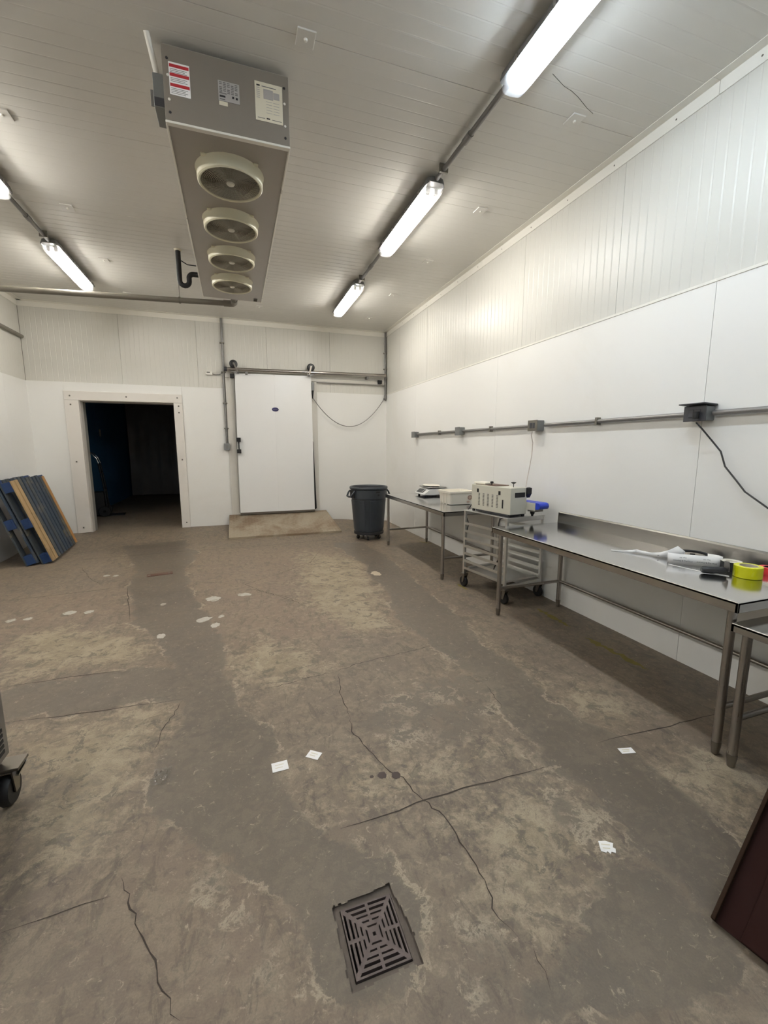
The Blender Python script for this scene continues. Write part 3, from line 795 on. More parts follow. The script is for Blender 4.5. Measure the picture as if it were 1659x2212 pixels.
marks += [('text_block', 'inkd', 0.300, 0.322, 3.757, 3.764), ('text_line', 'ink', 0.245, 0.290, 3.757, 3.760), ('text_line', 'ink', 0.335, 0.395, 3.757, 3.760)]
sticker('instruction_sheet', 'paperw', 0.232, 0.404, 3.742, 3.964, marks, 'large cream instruction sheet')
def fan(y):
    R = 0.226
    f = link('fan_shroud', MB().lathe([(R - 0.02, -0.002), (R + 0.012, -0.002), (R + 0.004, -0.014), (R, -0.075), (R - 0.008, -0.082), (R - 0.020, -0.078), (R - 0.028, -0.01)], 40, (0.065 - ecx, y - EY0, 0.006), closed=True), 'shroud', ev, smooth=True)
    c = (0.065 - ecx, y - EY0)
    link('fan_hub', MB().lathe([(0, -0.079), (0.024, -0.077), (0.030, -0.070), (0.030, -0.05)], 20, (c[0], c[1], 0.006)), 'hub', f, smooth=True)
    link('fan_opening', MB().lathe([(0.0, -0.006), (R - 0.025, -0.006), (R - 0.025, 0.0)], 32, (c[0], c[1], 0.006)), 'dark', f, smooth=True)
    g = MB()
    for k in range(16):
        r = 0.04 + (R - 0.055) * k / 15
        for i in range(28):
            pass
        g.lathe([(r - 0.0016, -0.070), (r + 0.0016, -0.070), (r, -0.0735)], 30, (c[0], c[1], 0.006), closed=True)
    for k in range(40):
        a = 2 * pi * k / 40
        g.tube([(c[0] + 0.03 * cos(a), c[1] + 0.03 * sin(a), 0.006 - 0.068), (c[0] + (R - 0.012) * cos(a), c[1] + (R - 0.012) * sin(a), 0.006 - 0.068)], 0.0018, 4, False)
    gg = link('fan_guard', g, 'guard', f)
    gg['kind'] = 'stuff'
    for k in range(4):
        a0 = 2 * pi * k / 4 + 0.35 * (y * 3 % 1.7) + 0.4
        pts = []
        for rr in (0.035, 0.10, 0.16, 0.195):
            for da, dz in ((-0.42, -0.020), (0.42, -0.048)):
                aa = a0 + da * (0.8 + rr)
                pts.append((c[0] + rr * cos(aa), c[1] + rr * sin(aa), 0.006 + dz))
        link('fan_blade', MB().add(pts, [(2 * i, 2 * i + 1, 2 * i + 3, 2 * i + 2) for i in range(3)]), 'blade', f)
    for k in range(4):
        a = pi / 4 + pi / 2 * k
        p = (c[0] + (R + 0.016) * cos(a), c[1] + (R + 0.016) * sin(a))
        link('mounting_tab', MB().box(p[0] - 0.017, p[0] + 0.017, p[1] - 0.017, p[1] + 0.017, -0.004, 0.006), 'shroud', f, bevel=0.003)
for y in (3.64, 4.355, 5.07, 5.79):
    fan(y)
gr = link('drain_screen', MB().box(0.335 - ecx, 0.385 - ecx, 6.35 - EY0, 6.44 - EY0, -0.003, 0.005), 'greybox', ev)
for k in range(5):
    link('screen_slat', MB().box(0.338 - ecx, 0.382 - ecx, 6.36 + 0.017 * k - EY0, 6.366 + 0.017 * k - EY0, -0.006, -0.001), 'dark', gr)

# junction box and its conduit on the side of the unit
jb = thing('junction_box', 'grey junction box with slanted conduit on the near left side of the cooling unit', 'junction box', (EX0 - 0.005, 3.30, 3.725))
link('box_body', MB().box(-0.062, 0.0, -0.03, 0.16, 0.0, 0.185), 'greybox', jb, bevel=0.004)
link('box_bottom', MB().box(-0.058, -0.004, -0.034, -0.029, 0.004, 0.05), 'darkbox', jb, label='dark lower cover')
link('handle', MB().box(-0.085, -0.062, 0.02, 0.03, 0.03, 0.12), 'conduit', jb, bevel=0.003)
link('conduit_pipe', MB().tube([(-0.035, 0.0, 0.18), (-0.06, -0.06, 0.30), (-0.07, -0.09, ZC - 3.725)], 0.017, 10), 'evap_edge', jb, smooth=True)

# black insulated refrigerant line
rp = thing('refrigerant_pipe', 'black insulated pipe with a U trap beside the cooling unit', 'pipe', (-0.55, 6.25, ZC))
pts = [(0.0, 0.0, 0.0), (0.0, 0.0, -0.30)]
for k in range(9):
    a = pi + pi * k / 8
    pts.append((0.055 + 0.055 * cos(a), 0.0, -0.36 + 0.055 * sin(a)))
pts += [(0.11, 0.0, -0.31)]
for k in range(1, 6):
    a = pi - pi / 2 * k / 5
    pts.append((0.16 + 0.05 * cos(a), 0.0, -0.32 + 0.05 * sin(a)))
pts += [(EX0 + 0.55 - 0.002, 0.0, -0.27)]
link('insulation', MB().tube(pts, 0.030, 12), 'black', rp, smooth=True)
link('ceiling_collar', MB().lathe([(0.0, -0.02), (0.036, -0.018), (0.045, -0.004), (0.045, 0.002)], 16), 'paperw', rp, smooth=True, label='white sealant collar')
link('sensor_wire', MB().tube([(0.02, 0.0, -0.12), (0.10, 0.01, -0.16), (0.2, 0.0, -0.165), (EX0 + 0.55 - 0.002, 0, -0.16)], 0.006, 6), 'blackpl', rp, smooth=True)

# grey drain pipe to the left wall
dp = thing('drain_pipe', 'long grey drain pipe running from the cooling unit to the left wall', 'pipe', (0.06, 6.75, 3.652))
PL = [(0.03, -0.265, 0.055), (0.03, -0.18, 0.03), (0.03, -0.06, 0.005), (0.0, 0.0, 0.0), (-0.06, 0.0, -0.002), (-1.6, 0, -0.055), (XL - 0.06 + 0.005, 0, -0.118)]
link('pipe_run', MB().tube(PL, 0.036, 14), 'pvc', dp, smooth=True)
link('elbow', MB().tube([(0.03, -0.12, 0.018), (0.03, -0.045, 0.004), (0.012, -0.008, 0.0), (-0.03, 0, -0.001), (-0.11, 0, -0.004)], 0.044, 14), 'pvc', dp, smooth=True)
link('hanger_rod', MB().tube([(-0.67, 0.0, 0.015), (-0.67, 0.0, ZC - 3.652)], 0.005, 6), 'bolt', dp)
link('hanger_ring', MB().lathe([(0.037, -0.012), (0.043, -0.012), (0.043, 0.012), (0.037, 0.012)], 16, (-0.67, 0, -0.022), 'x', True), 'bolt', dp, smooth=True)

# conduit along the left wall
lw = thing('wall_conduit', 'grey conduit high on the left wall ending in the rear corner', 'conduit', (XL + 0.035, 9.08, 3.49))
link('conduit_pipe', MB().tube([(0, 0, 0), (0, -9.0, 0)], 0.028, 10), 'pvc', lw, smooth=True)
for y in (-1.0, -4.0, -7.0):
    link('pipe_strap', MB().box(-0.034, 0.03, y - 0.01, y + 0.01, -0.032, 0.032), 'galv', lw, bevel=0.003)

# ------------------------------------------------------------------ sliding door, rail and ramp
door1 = bpy.data.objects.new('door_1', None); COL.objects.link(door1); struct(door1)
DY = 9.0
D0, D1, DZ0, DZ1 = 0.052, 1.537, 0.335, 3.072
xm = 0.80
link('door_leaf', MB().prism([(D0 - 0.01, DZ0), (xm - 0.0015, DZ0), (xm - 0.0015, DZ1), (D0 + 0.01, DZ1 - 0.012)], DY, DY + 0.085, 'y'), 'door', door1, bevel=0.004)
link('door_leaf', MB().prism([(xm + 0.0015, DZ0), (D1 + 0.004, DZ0), (D1 - 0.004, DZ1 + 0.012), (xm + 0.0015, DZ1)], DY, DY + 0.085, 'y'), 'door', door1, bevel=0.004)
link('seam_strip', MB().box(xm - 0.007, xm + 0.007, DY - 0.003, DY + 0.001, DZ0 + 0.02, DZ1 - 0.03), 'door', door1, bevel=0.002)
link('door_sweep', MB().box(D0 - 0.01, D1 + 0.004, DY - 0.008, DY + 0.07, DZ0 - 0.03, DZ0 + 0.016), 'zinc', door1, bevel=0.003, label='grey metal sweep along the door bottom')
link('seal_and_gap', MB().prism([(D1 + 0.003, DZ0 + 0.01), (D1 + 0.052, DZ0 + 0.03), (D1 + 0.012, 1.75), (D1 + 0.001, 1.8)], DY + 0.03, DY + 0.10, 'y'), 'black', door1, label='black wedge for the dark gap at the lower right edge')  # solid black wedge paints the shade of the open gap beside the leaf
link('seal_and_gap', MB().box(D0 - 0.028, D0 - 0.002, DY + 0.03, DY + 0.10, DZ0, 3.0), 'reveal', door1, label='grey seal along the left edge')
hd = link('handle', MB().tube([(0.075, DY - 0.06, 1.60), (0.075, DY - 0.06, 1.80)], 0.014, 10), 'blackpl', door1, smooth=True)
for z in (1.575, 1.80):
    link('handle_block', MB().box(0.035, 0.115, DY - 0.075, DY + 0.002, z - 0.04, z + 0.04), 'black', hd, bevel=0.005)
em = link('emblem', MB().lathe([(0.0, -0.006), (0.052, -0.006), (0.058, 0.0), (0.058, 0.002)], 32, (0, 0, 0), 'y'), 'blue_emb', door1, loc=(0.80, DY - 0.0035, 2.40), label='small navy blue oval emblem')
em.scale = (1.15, 1, 0.68)
link('emblem_line', MB().tube([(0.755, DY - 0.011, 2.398), (0.775, DY - 0.011, 2.408), (0.79, DY - 0.011, 2.396), (0.81, DY - 0.011, 2.402), (0.845, DY - 0.011, 2.392)], 0.0028, 5), 'silverlab', door1)
link('bump_stop', MB().box(D0 - 0.075, D0 + 0.0, DY - 0.02, DY + 0.06, 2.97, 3.05), 'black', door1, bevel=0.004)
lb = link('limit_box', MB().box(D1 + 0.006, D1 + 0.055, DY + 0.0, DY + 0.06, 2.80, 2.965), 'greybox', door1, bevel=0.004)
link('strain_relief', MB().lathe([(0.010, 0.0), (0.012, 0.03), (0.026, 0.15), (0.026, 0.16)], 12, (D1 + 0.022, DY + 0.03, 2.64)), 'black', lb, smooth=True)

rl = thing('door_rail', 'round steel overhead rail of the sliding door with two wheels', 'rail', (1.5, 8.965, 3.14))
def RLz(x): return 3.124 + (x + 0.075) * (0.039 / 3.19) - 3.14
link('rail_tube', MB().tube([(-0.09 - 1.5, 0, RLz(-0.09)), (3.12 - 1.5, 0, RLz(3.12))], 0.034, 14), 'rail', rl, smooth=True)
link('end_cap', MB().lathe([(0.042, -0.02), (0.042, 0.03)], 12, (-0.10 - 1.5, 0, RLz(-0.1)), 'x'), 'darkbox', rl, smooth=True)
for x in (0.28, 2.72):
    link('wall_bracket', MB().box(x - 1.5 - 0.02, x - 1.5 + 0.02, -0.01, YB - 8.965 - 0.003, RLz(x) - 0.085, RLz(x) - 0.02), 'conduit', rl, bevel=0.004)
for x, dx in ((0.05, 0.075), (1.525, -0.045)):
    wl = link('roller_wheel', MB().lathe([(0.015, -0.024), (0.068, -0.024), (0.076, -0.018), (0.064, 0.0), (0.076, 0.018), (0.068, 0.024), (0.015, 0.024)], 24, (x - 1.5, 0, RLz(x) + 0.098), 'y', True), 'blackpl', rl, smooth=True)
    link('hanger_strap', MB().prism([(x - 1.5 - 0.016, RLz(x) + 0.125), (x - 1.5 + 0.018, RLz(x) + 0.12), (x - 1.5 + dx + 0.014, RLz(x) - 0.075), (x - 1.5 + dx - 0.014, RLz(x) - 0.075)], -0.045, -0.035, 'y'), 'zinc', wl, bevel=0.003)
    link('axle', MB().tube([(x - 1.5, -0.05, RLz(x) + 0.098), (x - 1.5, 0.03, RLz(x) + 0.098)], 0.012, 10), 'zinc', wl, smooth=True)
    link('carriage', MB().prism([(x - 1.5 - 0.085, RLz(x) - 0.035), (x - 1.5 + 0.085, RLz(x) - 0.035), (x - 1.5 + dx + 0.02, RLz(x) - 0.085), (x - 1.5 + dx - 0.02, RLz(x) - 0.085)], -0.034, -0.02, 'y'), 'conduit', wl, bevel=0.003)
    link('hanger_bolt', MB().lathe([(0, -0.012), (0.014, -0.01), (0.014, 0.0)], 10, (x - 1.5 + dx, -0.045, RLz(x) - 0.062), 'y'), 'darkbox', wl, smooth=True)
# white door surround boards on the wall
ds = bpy.data.objects.new('trim_4', None); COL.objects.link(ds); struct(ds)
link('casing_board', MB().box(-0.115, 0.065, YB - 0.034, YB - 0.002, 0.30, 3.02), 'casing', ds, bevel=0.003)
link('casing_board', MB().box(1.50, 1.66, YB - 0.034, YB - 0.002, 0.30, 2.985), 'casing', ds, bevel=0.003)
link('header_board', MB().box(-0.115, 3.13, YB - 0.05, YB - 0.002, 2.99, 3.135), 'casing', ds, bevel=0.003)
link('header_groove', MB().box(1.6, 3.10, YB - 0.054, YB - 0.049, 3.052, 3.058), 'reveal', ds)
link('header_shadow', MB().box(1.66, 3.13, YB - 0.058, YB - 0.003, 2.972, 2.989), 'reveal', ds, bevel=0.002)  # grey strip put in as the shadow under the header board
link('bump_stop', MB().box(2.97, 3.06, YB - 0.10, YB - 0.048, 3.0, 3.075), 'black', ds, bevel=0.004)

rm = thing('ramp', 'tan tread plate ramp in front of the white sliding door', 'ramp', (0.85, 8.55, 0.0))
def ramp_deck():
    mb = MB()
    top = [(-0.172, 9.085, 0.306), (1.80, 9.085, 0.312)]
    bot = [(-0.182, 8.03, 0.052), (1.885, 8.03, 0.050)]
    P = [bot[0], bot[1], top[1], top[0]]
    up = [(x - 0.85, y - 8.55, z) for x, y, z in P]
    dn = [(x - 0.85, y - 8.55, z - 0.02) for x, y, z in P]
    return mb.hexa(dn + up)
deck = link('deck_plate', ramp_deck(), 'ramp', rm, bevel=0.003)
def on_ramp(u, v):   # u 0..1 across, v 0..1 up
    x0 = -0.182 + v * 0.010; x1 = 1.885 - v * 0.085
    return Vector((x0 + u * (x1 - x0) - 0.85, 8.03 + v * 1.055 - 8.55, 0.0515 + v * 0.2585))
nrm = Vector((0, -0.24, 0.97))
mb = MB()
for j in range(18):
    for i in range(36):
        u = (i + 0.5) / 36; v = (j + 0.5) / 18
        c = on_ramp(u, v) + nrm * 0.0005
        a = 0.021 if (i + j) % 2 else 0.006
        b = 0.006 if (i + j) % 2 else 0.021
        mb.add([c + Vector((-a, -b, -b * 0.25)), c + Vector((a, -b, -b * 0.25)), c + Vector((a, b, b * 0.25)), c + Vector((-a, b, b * 0.25)), c + nrm * 0.006],
               [(0, 1, 4), (1, 2, 4), (2, 3, 4), (3, 0, 4)])
o = link('tread_pattern', mb, 'ramp', deck); o['kind'] = 'stuff'
link('side_plate', MB().prism([(8.03 - 8.55, 0.0), (9.085 - 8.55, 0.06), (9.085 - 8.55, 0.29), (8.03 - 8.55, 0.035)], -0.172 - 0.85, -0.160 - 0.85, 'x'), 'galv', rm)
link('side_plate', MB().prism([(8.03 - 8.55, 0.0), (9.085 - 8.55, 0.04), (9.085 - 8.55, 0.29), (8.03 - 8.55, 0.035)], 1.785 - 0.85, 1.797 - 0.85, 'x'), 'galv', rm)
link('front_edge', MB().box(-0.182 - 0.85, 1.885 - 0.85, 8.026 - 8.55, 8.05 - 8.55, 0.008, 0.05), 'ramp', rm, bevel=0.003)

# ------------------------------------------------------------------ wall electrics
vc = thing('vertical_conduit', 'grey conduit running down the rear wall left of the sliding door', 'conduit', (-0.14, YB - 0.032, 1.72))
link('conduit_pipe', MB().tube([(0.006, 0, ZC - 1.72 - 0.01), (0.006, 0, 1.35), (-0.004, 0, 1.28), (-0.004, 0, 0.0)], 0.020, 10), 'conduit', vc, smooth=True)
for z in (0.30, 0.78, 1.36, 1.9):
    link('pipe_strap', MB().box(-0.04, 0.045, -0.024, 0.028, z - 0.012, z + 0.012), 'galv', vc, bevel=0.003)
def outlet_box(name, label, loc, face, w=0.11, h=0.115, d=0.06, m='greybox', cover='greybox', kind='blank', group=None):
    t = thing(name, label, 'outlet box', loc, (0, 0, {'back': 0, 'right': RAD(-90)}[face]), group)
    link('box_body', MB().box(-w / 2, w / 2, -d, 0.0, -h / 2, h / 2), m, t, bevel=0.006)
    cv = link('cover_plate', MB().box(-w / 2 - 0.004, w / 2 + 0.004, -d - 0.008, -d, -h / 2 - 0.004, h / 2 + 0.004), cover, t, bevel=0.003)
    if kind == 'duplex':
        for x in (-0.024, 0.024):
            s = link('socket', MB().box(x - 0.018, x + 0.018, -d - 0.012, -d - 0.006, -0.028, 0.028), 'darkbox', cv, bevel=0.004)
    if kind == 'switch':
        link('socket', MB().box(-0.02, 0.02, -d - 0.012, -d - 0.006, -0.035, 0.035), 'conduit', cv, bevel=0.004)
        for z in (-0.016, 0.016):
            pass
    return t
outlet_box('outlet_box', 'grey outlet box ending the vertical conduit left of the sliding door', (-0.147, YB - 0.005, 1.665), 'back', 0.10, 0.12, 0.07, kind='switch')
cc = thing('corner_conduit', 'grey conduit in the rear right corner above the hanging door cord', 'conduit', (3.155, YB - 0.035, 2.70))
link('conduit_pipe', MB().tube([(0, 0, ZC - 2.71), (0, 0, 0.05), (-0.01, -0.005, 0.0), (-0.035, -0.012, 0.0)], 0.019, 10), 'conduit', cc, smooth=True)
link('fitting', MB().lathe([(0.02, 0.0), (0.028, 0.03), (0.028, 0.09), (0.02, 0.12)], 12, (0, 0, -0.03)), 'conduit', cc, smooth=True)
for z in (0.62, 0.95):
    link('pipe_strap', MB().box(-0.035, 0.033, -0.022, 0.03, z - 0.012, z + 0.012), 'galv', cc, bevel=0.003)
dc = thing('cable_loop', 'thin grey cable hanging in a loop between sliding door and corner', 'cable', (2.3, 9.05, 2.65))
pts = []
for k in range(25):
    s = k / 24
    x = 1.565 + s * (3.09 - 1.565)
    zz = 2.09 + (2.64 - 2.09) * abs(2 * (s - 0.505)) ** 2.0 + (0.03 * (s - 0.5) if s > 0.5 else 0)
    pts.append((x - 2.3, -0.02 + 0.03 * s, zz - 2.65))
pts.append((3.12 - 2.3, 0.03, 2.698 - 2.65))
link('cable', MB().tube(pts, 0.0075, 8), 'conduit', dc, smooth=True)
sn = thing('temperature_sensor', 'small white sensor box with a wire beside the vertical conduit', 'sensor', (-0.39, YB - 0.006, 3.05))
link('case', MB().box(-0.07, 0.05, -0.035, 0.0, -0.03, 0.035), 'trim', sn, bevel=0.006)
link('label', MB().box(-0.05, 0.01, -0.0365, -0.0345, 0.008, 0.022), 'inkd', sn)
link('wire', MB().tube([(0.05, -0.015, -0.005), (0.10, -0.015, -0.022), (0.17, -0.015, -0.018), (0.225, -0.018, 0.012)], 0.006, 6), 'conduit', sn, smooth=True)

# right wall conduit and boxes
rc = thing('horizontal_conduit', 'long grey conduit running along the right wall above the tables', 'conduit', (XR - 0.038, 4.0, 1.885))
for a, b in ((-4.2, 2.13), (2.31, 3.86), (4.12, 5.62), (5.77, 7.29)):
    link('conduit_pipe', MB().tube([(0, a - 4.0, 0), (0, b - 4.0, 0)], 0.019, 10), 'conduit', rc, smooth=True)
for y in (0.9, 3.15, 4.9, 6.4):
    link('pipe_strap', MB().box(-0.023, 0.026, y - 4.012, y - 3.988, -0.035, 0.035), 'galv', rc, bevel=0.003)
GB = 'outlet boxes along the right wall conduit'
outlet_box('outlet_box', 'grey outlet box at the far end of the right wall conduit', (XR - 0.004, 7.37, 1.88), 'right', 0.13, 0.10, 0.085, group=GB)
outlet_box('outlet_box', 'grey outlet box second from the far end of the wall conduit', (XR - 0.004, 5.695, 1.885), 'right', 0.13, 0.11, 0.085, group=GB)
outlet_box('outlet_box', 'light covered outlet box on the wall above the bag sealer with pale cord', (XR - 0.004, 3.99, 1.885), 'right', 0.15, 0.11, 0.09, cover='galv', kind='duplex', group=GB)
wb = outlet_box('outlet_box', 'dark weatherproof outlet box with black cord above the long table', (XR - 0.004, 2.22, 1.885), 'right', 0.15, 0.10, 0.09, m='greybox', cover='darkbox', kind='duplex', group=GB)
link('hinged_cover', MB().prism([(-0.004, 0.052), (-0.14, 0.062), (-0.14, 0.070), (-0.004, 0.064)], -0.092, 0.092, 'x'), 'darkbox', wb, bevel=0.003)
link('plug', MB().lathe([(0.016, -0.03), (0.02, -0.01), (0.02, 0.02)], 12, (0.03, -0.125, -0.01)), 'black', wb, smooth=True)
cb = thing('power_lead', 'black power cord hanging from the dark outlet box down the wall', 'cord', (XR - 0.04, 2.1, 1.6))
link('cable', MB().tube([(-0.085, 0.085, 0.222), (-0.06, 0.06, 0.18), (-0.01, 0.02, 0.10), (0.0, -0.045, 0.02), (0.004, -0.08, -0.08), (0.004, -0.16, -0.17), (0.004, -0.22, -0.24), (0.004, -0.36, -0.33), (0.004, -0.55, -0.42), (0.004, -0.9, -0.50)], 0.0055, 8), 'cordk', cb, smooth=True)
cw = thing('power_lead', 'thin pale power cord dropping from the outlet box to the bag sealer', 'cord', (XR - 0.05, 4.0, 1.5))
link('cable', MB().tube([(-0.055, -0.02, 0.32), (-0.05, 0.0, 0.28), (-0.01, 0.02, 0.2), (0.0, 0.04, 0.06), (0.0, 0.07, -0.08), (-0.01, 0.085, -0.2), (-0.03, 0.075, -0.30), (-0.06, 0.06, -0.36)], 0.005, 8), 'cordw', cw, smooth=True)
# ------------------------------------------------------------------ steel tables
def work_table(label, x0, x1, y0, y1, ztop, legs, splash=0.0, group='stainless steel work tables', apron=0.058):
    t = thing('work_table', label, 'table', ((x0 + x1) / 2, (y0 + y1) / 2, 0.0), group=group)
    cx, cy = (x0 + x1) / 2, (y0 + y1) / 2
    hx, hy = (x1 - x0) / 2, (y1 - y0) / 2
    link('tabletop', MB().box(-hx, hx, -hy, hy, ztop - 0.018, ztop), 'steeltop', t, bevel=0.004)
    link('front_apron', MB().box(-hx, -hx + 0.015, -hy, hy, ztop - apron, ztop - 0.004), 'steel', t, bevel=0.0015)
    for s in (-1, 1):
        link('end_apron', MB().box(-hx, hx - 0.03, s * hy - 0.007 * s - 0.007, s * hy - 0.007 * s + 0.007, ztop - apron, ztop - 0.004), 'steel', t, bevel=0.0015)
    for yy in (-hy * 0.5, hy * 0.5):
        link('brace_channel', MB().box(-hx + 0.02, hx - 0.03, yy - 0.03, yy + 0.03, ztop - 0.045, ztop - 0.018), 'galv', t)
    if splash:
        link('backsplash', MB().prism([(hx - 0.028, ztop - 0.004), (hx - 0.022, ztop + splash - 0.012), (hx - 0.010, ztop + splash), (hx, ztop + splash), (hx, ztop - 0.03)], -hy, hy, 'y'), 'steel', t, bevel=0.002)
    xs = (x0 + 0.032 - cx, x1 - 0.055 - cx)
    for ly in legs:
        for lx in xs:
            zf = float(fz(lx + cx, ly))
            lg = link('leg', MB().tube([(lx, ly - cy, 0.06 + zf), (lx, ly - cy, ztop - 0.05)], 0.0215, 16), 'steelleg', t, smooth=True)
            link('foot', MB().lathe([(0.012, zf + 0.001), (0.017, zf + 0.004), (0.020, zf + 0.03), (0.0235, zf + 0.055), (0.0235, zf + 0.075)], 16, (lx, ly - cy, 0)), 'zinc', lg, smooth=True)
        link('side_stretcher', MB().tube([(xs[0], ly - cy, 0.275), (xs[1], ly - cy, 0.275)], 0.016, 12), 'steelleg', t, smooth=True)
    link('rear_stretcher', MB().tube([(xs[1], min(legs) - cy, 0.275), (xs[1], max(legs) - cy, 0.275)], 0.016, 12), 'steelleg', t, smooth=True)
    return t
TZ = 0.875
work_table('far stainless steel table holding the scale and the white tub', 2.36, 3.16, 4.63, 6.785, TZ, (4.70, 6.73))
work_table('long stainless steel table with backsplash holding the yellow tape', 2.36, 3.178, 1.372, 3.585, TZ, (1.413, 3.475), 0.115)
work_table('lower stainless steel table cut by the right frame edge', 2.335, 3.12, -0.75, 1.378, 0.772, (1.318, -0.68), apron=0.045)

# ------------------------------------------------------------------ aluminium rack
rk = thing('pan_rack', 'aluminium wheeled pan rack under the bag sealer between two tables', 'rack', (2.60, 3.68, 0.0), (0, 0, RAD(9)))
RW, RD, RH = 0.545, 0.70, 0.930
for x in (0.0, RW):
    for y in (0.0, RD):
        sx = 1 if x == 0 else -1; sy = 1 if y == 0 else -1
        link('post', MB().box(x, x + sx * 0.028, y, y + sy * 0.028, 0.17, RH - 0.006), 'alu', rk, bevel=0.003)
        c = link('caster', MB().lathe([(0.012, -0.017), (0.056, -0.017), (0.063, -0.008), (0.063, 0.008), (0.056, 0.017), (0.012, 0.017)], 20, (x + sx * 0.02 + 0.012, y + sy * 0.014 + 0.022, 0.064), 'x', True), 'black', rk, smooth=True)
        link('caster_fork', MB().prism([(y + sy * 0.014 - 0.022, 0.155), (y + sy * 0.014 + 0.03, 0.155), (y + sy * 0.014 + 0.036, 0.055), (y + sy * 0.014 + 0.012, 0.055)], x + sx * 0.02 - 0.012, x + sx * 0.02 - 0.008, 'x').prism([(y + sy * 0.014 - 0.022, 0.155), (y + sy * 0.014 + 0.03, 0.155), (y + sy * 0.014 + 0.036, 0.055), (y + sy * 0.014 + 0.012, 0.055)], x + sx * 0.02 + 0.031, x + sx * 0.02 + 0.035, 'x'), 'zinc', c)
        link('caster_plate', MB().box(x + sx * 0.014 - 0.025, x + sx * 0.014 + 0.04, y + sy * 0.014 - 0.03, y + sy * 0.014 + 0.04, 0.150, 0.17), 'zinc', c, bevel=0.003)
for z in (0.225, 0.315, 0.405, 0.49, 0.58, 0.67, 0.76):
    for x, s in ((0.0, 1), (RW, -1)):
        link('slide_rail', MB().box(x, x + s * 0.004, 0.028, RD - 0.028, z, z + 0.030).box(x, x + s * 0.045, 0.028, RD - 0.028, z, z + 0.004), 'alu', rk)
link('top_sheet', MB().box(-0.004, RW + 0.004, -0.004, RD + 0.004, RH - 0.008, RH), 'alu', rk, bevel=0.002)
for y in (0.0, RD - 0.02):
    link('end_channel', MB().box(0.028, RW - 0.028, y, y + 0.02, RH - 0.05, RH - 0.008), 'alu', rk, bevel=0.002)
    link('end_channel', MB().box(0.028, RW - 0.028, y, y + 0.02, 0.18, 0.215), 'alu', rk, bevel=0.002)
pan = thing('sheet_pan', 'flat aluminium sheet pan on the lowest rails of the wheeled rack', 'pan', (2.60, 3.68, 0.2295), (0, 0, RAD(9)))
link('pan_base', MB().box(0.05, RW - 0.05, 0.06, RD - 0.06, 0.0, 0.003), 'alu', pan)
r_ = MB()
for a, b, c, d in ((0.012, 0.05, 0.03, RD - 0.03), (RW - 0.05, RW - 0.012, 0.03, RD - 0.03)):
    r_.box(a, b, c, d, 0.0, 0.004)
link('pan_rim', r_.box(0.05, RW - 0.05, 0.03, 0.062, 0.0, 0.022).box(0.05, RW - 0.05, RD - 0.062, RD - 0.03, 0.0, 0.022), 'alu', pan, bevel=0.003)

# ------------------------------------------------------------------ bag sealer
sl = thing('bag_sealer', 'cream continuous bag sealing machine with blue conveyor belt on the rack', 'sealing machine', (2.709, 4.023, RH), (0, 0, RAD(9)))
link('body', MB().box(-0.115, 0.115, -0.307, 0.307, 0.026, 0.305), 'cream', sl, bevel=0.006)
link('base_tray', MB().box(-0.105, 0.12, -0.27, 0.24, 0.006, 0.026), 'darkbox', sl)
for x in (-0.095, 0.095):
    for y in (-0.28, 0.285):
        link('foot', MB().lathe([(0.014, 0.0), (0.017, 0.004), (0.017, 0.026)], 12, (x, y, 0)), 'black', sl, smooth=True)
def front(name, y0, y1, z0, z1, m='black'):
    return link(name, MB().box(-0.1185, -0.113, y0, y1, z0, z1), m, sl, bevel=0.001)
front('side_slot', 0.185, 0.213, 0.222, 0.262)
front('side_slot', -0.160, -0.130, 0.222, 0.262)
front('tall_slot', -0.205, -0.188, 0.085, 0.175)
for i in range(5):
    for j in range(9):
        y = 0.175 - 0.072 * i; z = 0.212 - 0.0158 * j
        front('vent_slot', y - 0.012, y + 0.012, z - 0.0028, z + 0.0028, 'darkbox')
link('end_recess', MB().box(-0.055, 0.085, -0.3105, -0.303, 0.205, 0.255), 'black', sl, bevel=0.002)
link('lid_plate', MB().box(-0.09, 0.10, -0.06, 0.27, 0.305, 0.312), 'brown', sl, bevel=0.002)
link('top_cover', MB().box(-0.10, 0.02, 0.10, 0.29, 0.312, 0.335), 'bin', sl, bevel=0.006, label='white cover on top of the sealer')
link('knob', MB().lathe([(0.006, 0.305), (0.006, 0.325), (0.018, 0.328), (0.018, 0.345), (0.010, 0.35)], 14, (-0.04, 0.06, 0)), 'black', sl, smooth=True)
link('wing_knob', MB().lathe([(0.004, 0.30), (0.004, 0.338), (0.010, 0.342), (0.026, 0.35), (0.026, 0.358), (0.0, 0.362)], 14, (0.0, -0.225, 0)), 'black', sl, smooth=True)
link('head_cover', MB().box(0.115, 0.155, -0.30, 0.28, 0.20, 0.30), 'cream', sl, bevel=0.005)
link('wheel_guard', MB().prism([(-0.325, 0.30), (-0.29, 0.305), (-0.27, 0.27), (-0.27, 0.205), (-0.30, 0.195), (-0.325, 0.24)], 0.10, 0.165, 'x'), 'black', sl, bevel=0.003)
cv = link('conveyor_frame', MB().box(0.118, 0.126, -0.42, 0.40, 0.070, 0.150).box(0.262, 0.270, -0.46, 0.40, 0.085, 0.150), 'cream', sl, bevel=0.004)
bp = []
for k in range(9):
    a = pi / 2 + pi * k / 8
    bp.append((-0.44 + 0.034 * cos(a), 0.118 + 0.034 * sin(a)))
for k in range(9):
    a = -pi / 2 + pi * k / 8
    bp.append((0.38 + 0.034 * cos(a), 0.118 + 0.034 * sin(a)))
link('belt', MB().prism(bp, 0.128, 0.260, 'x'), 'bluebelt', cv, smooth=True)
link('conveyor_bracket', MB().box(0.13, 0.25, -0.41, -0.31, 0.055, 0.082), 'galv', cv, bevel=0.002)
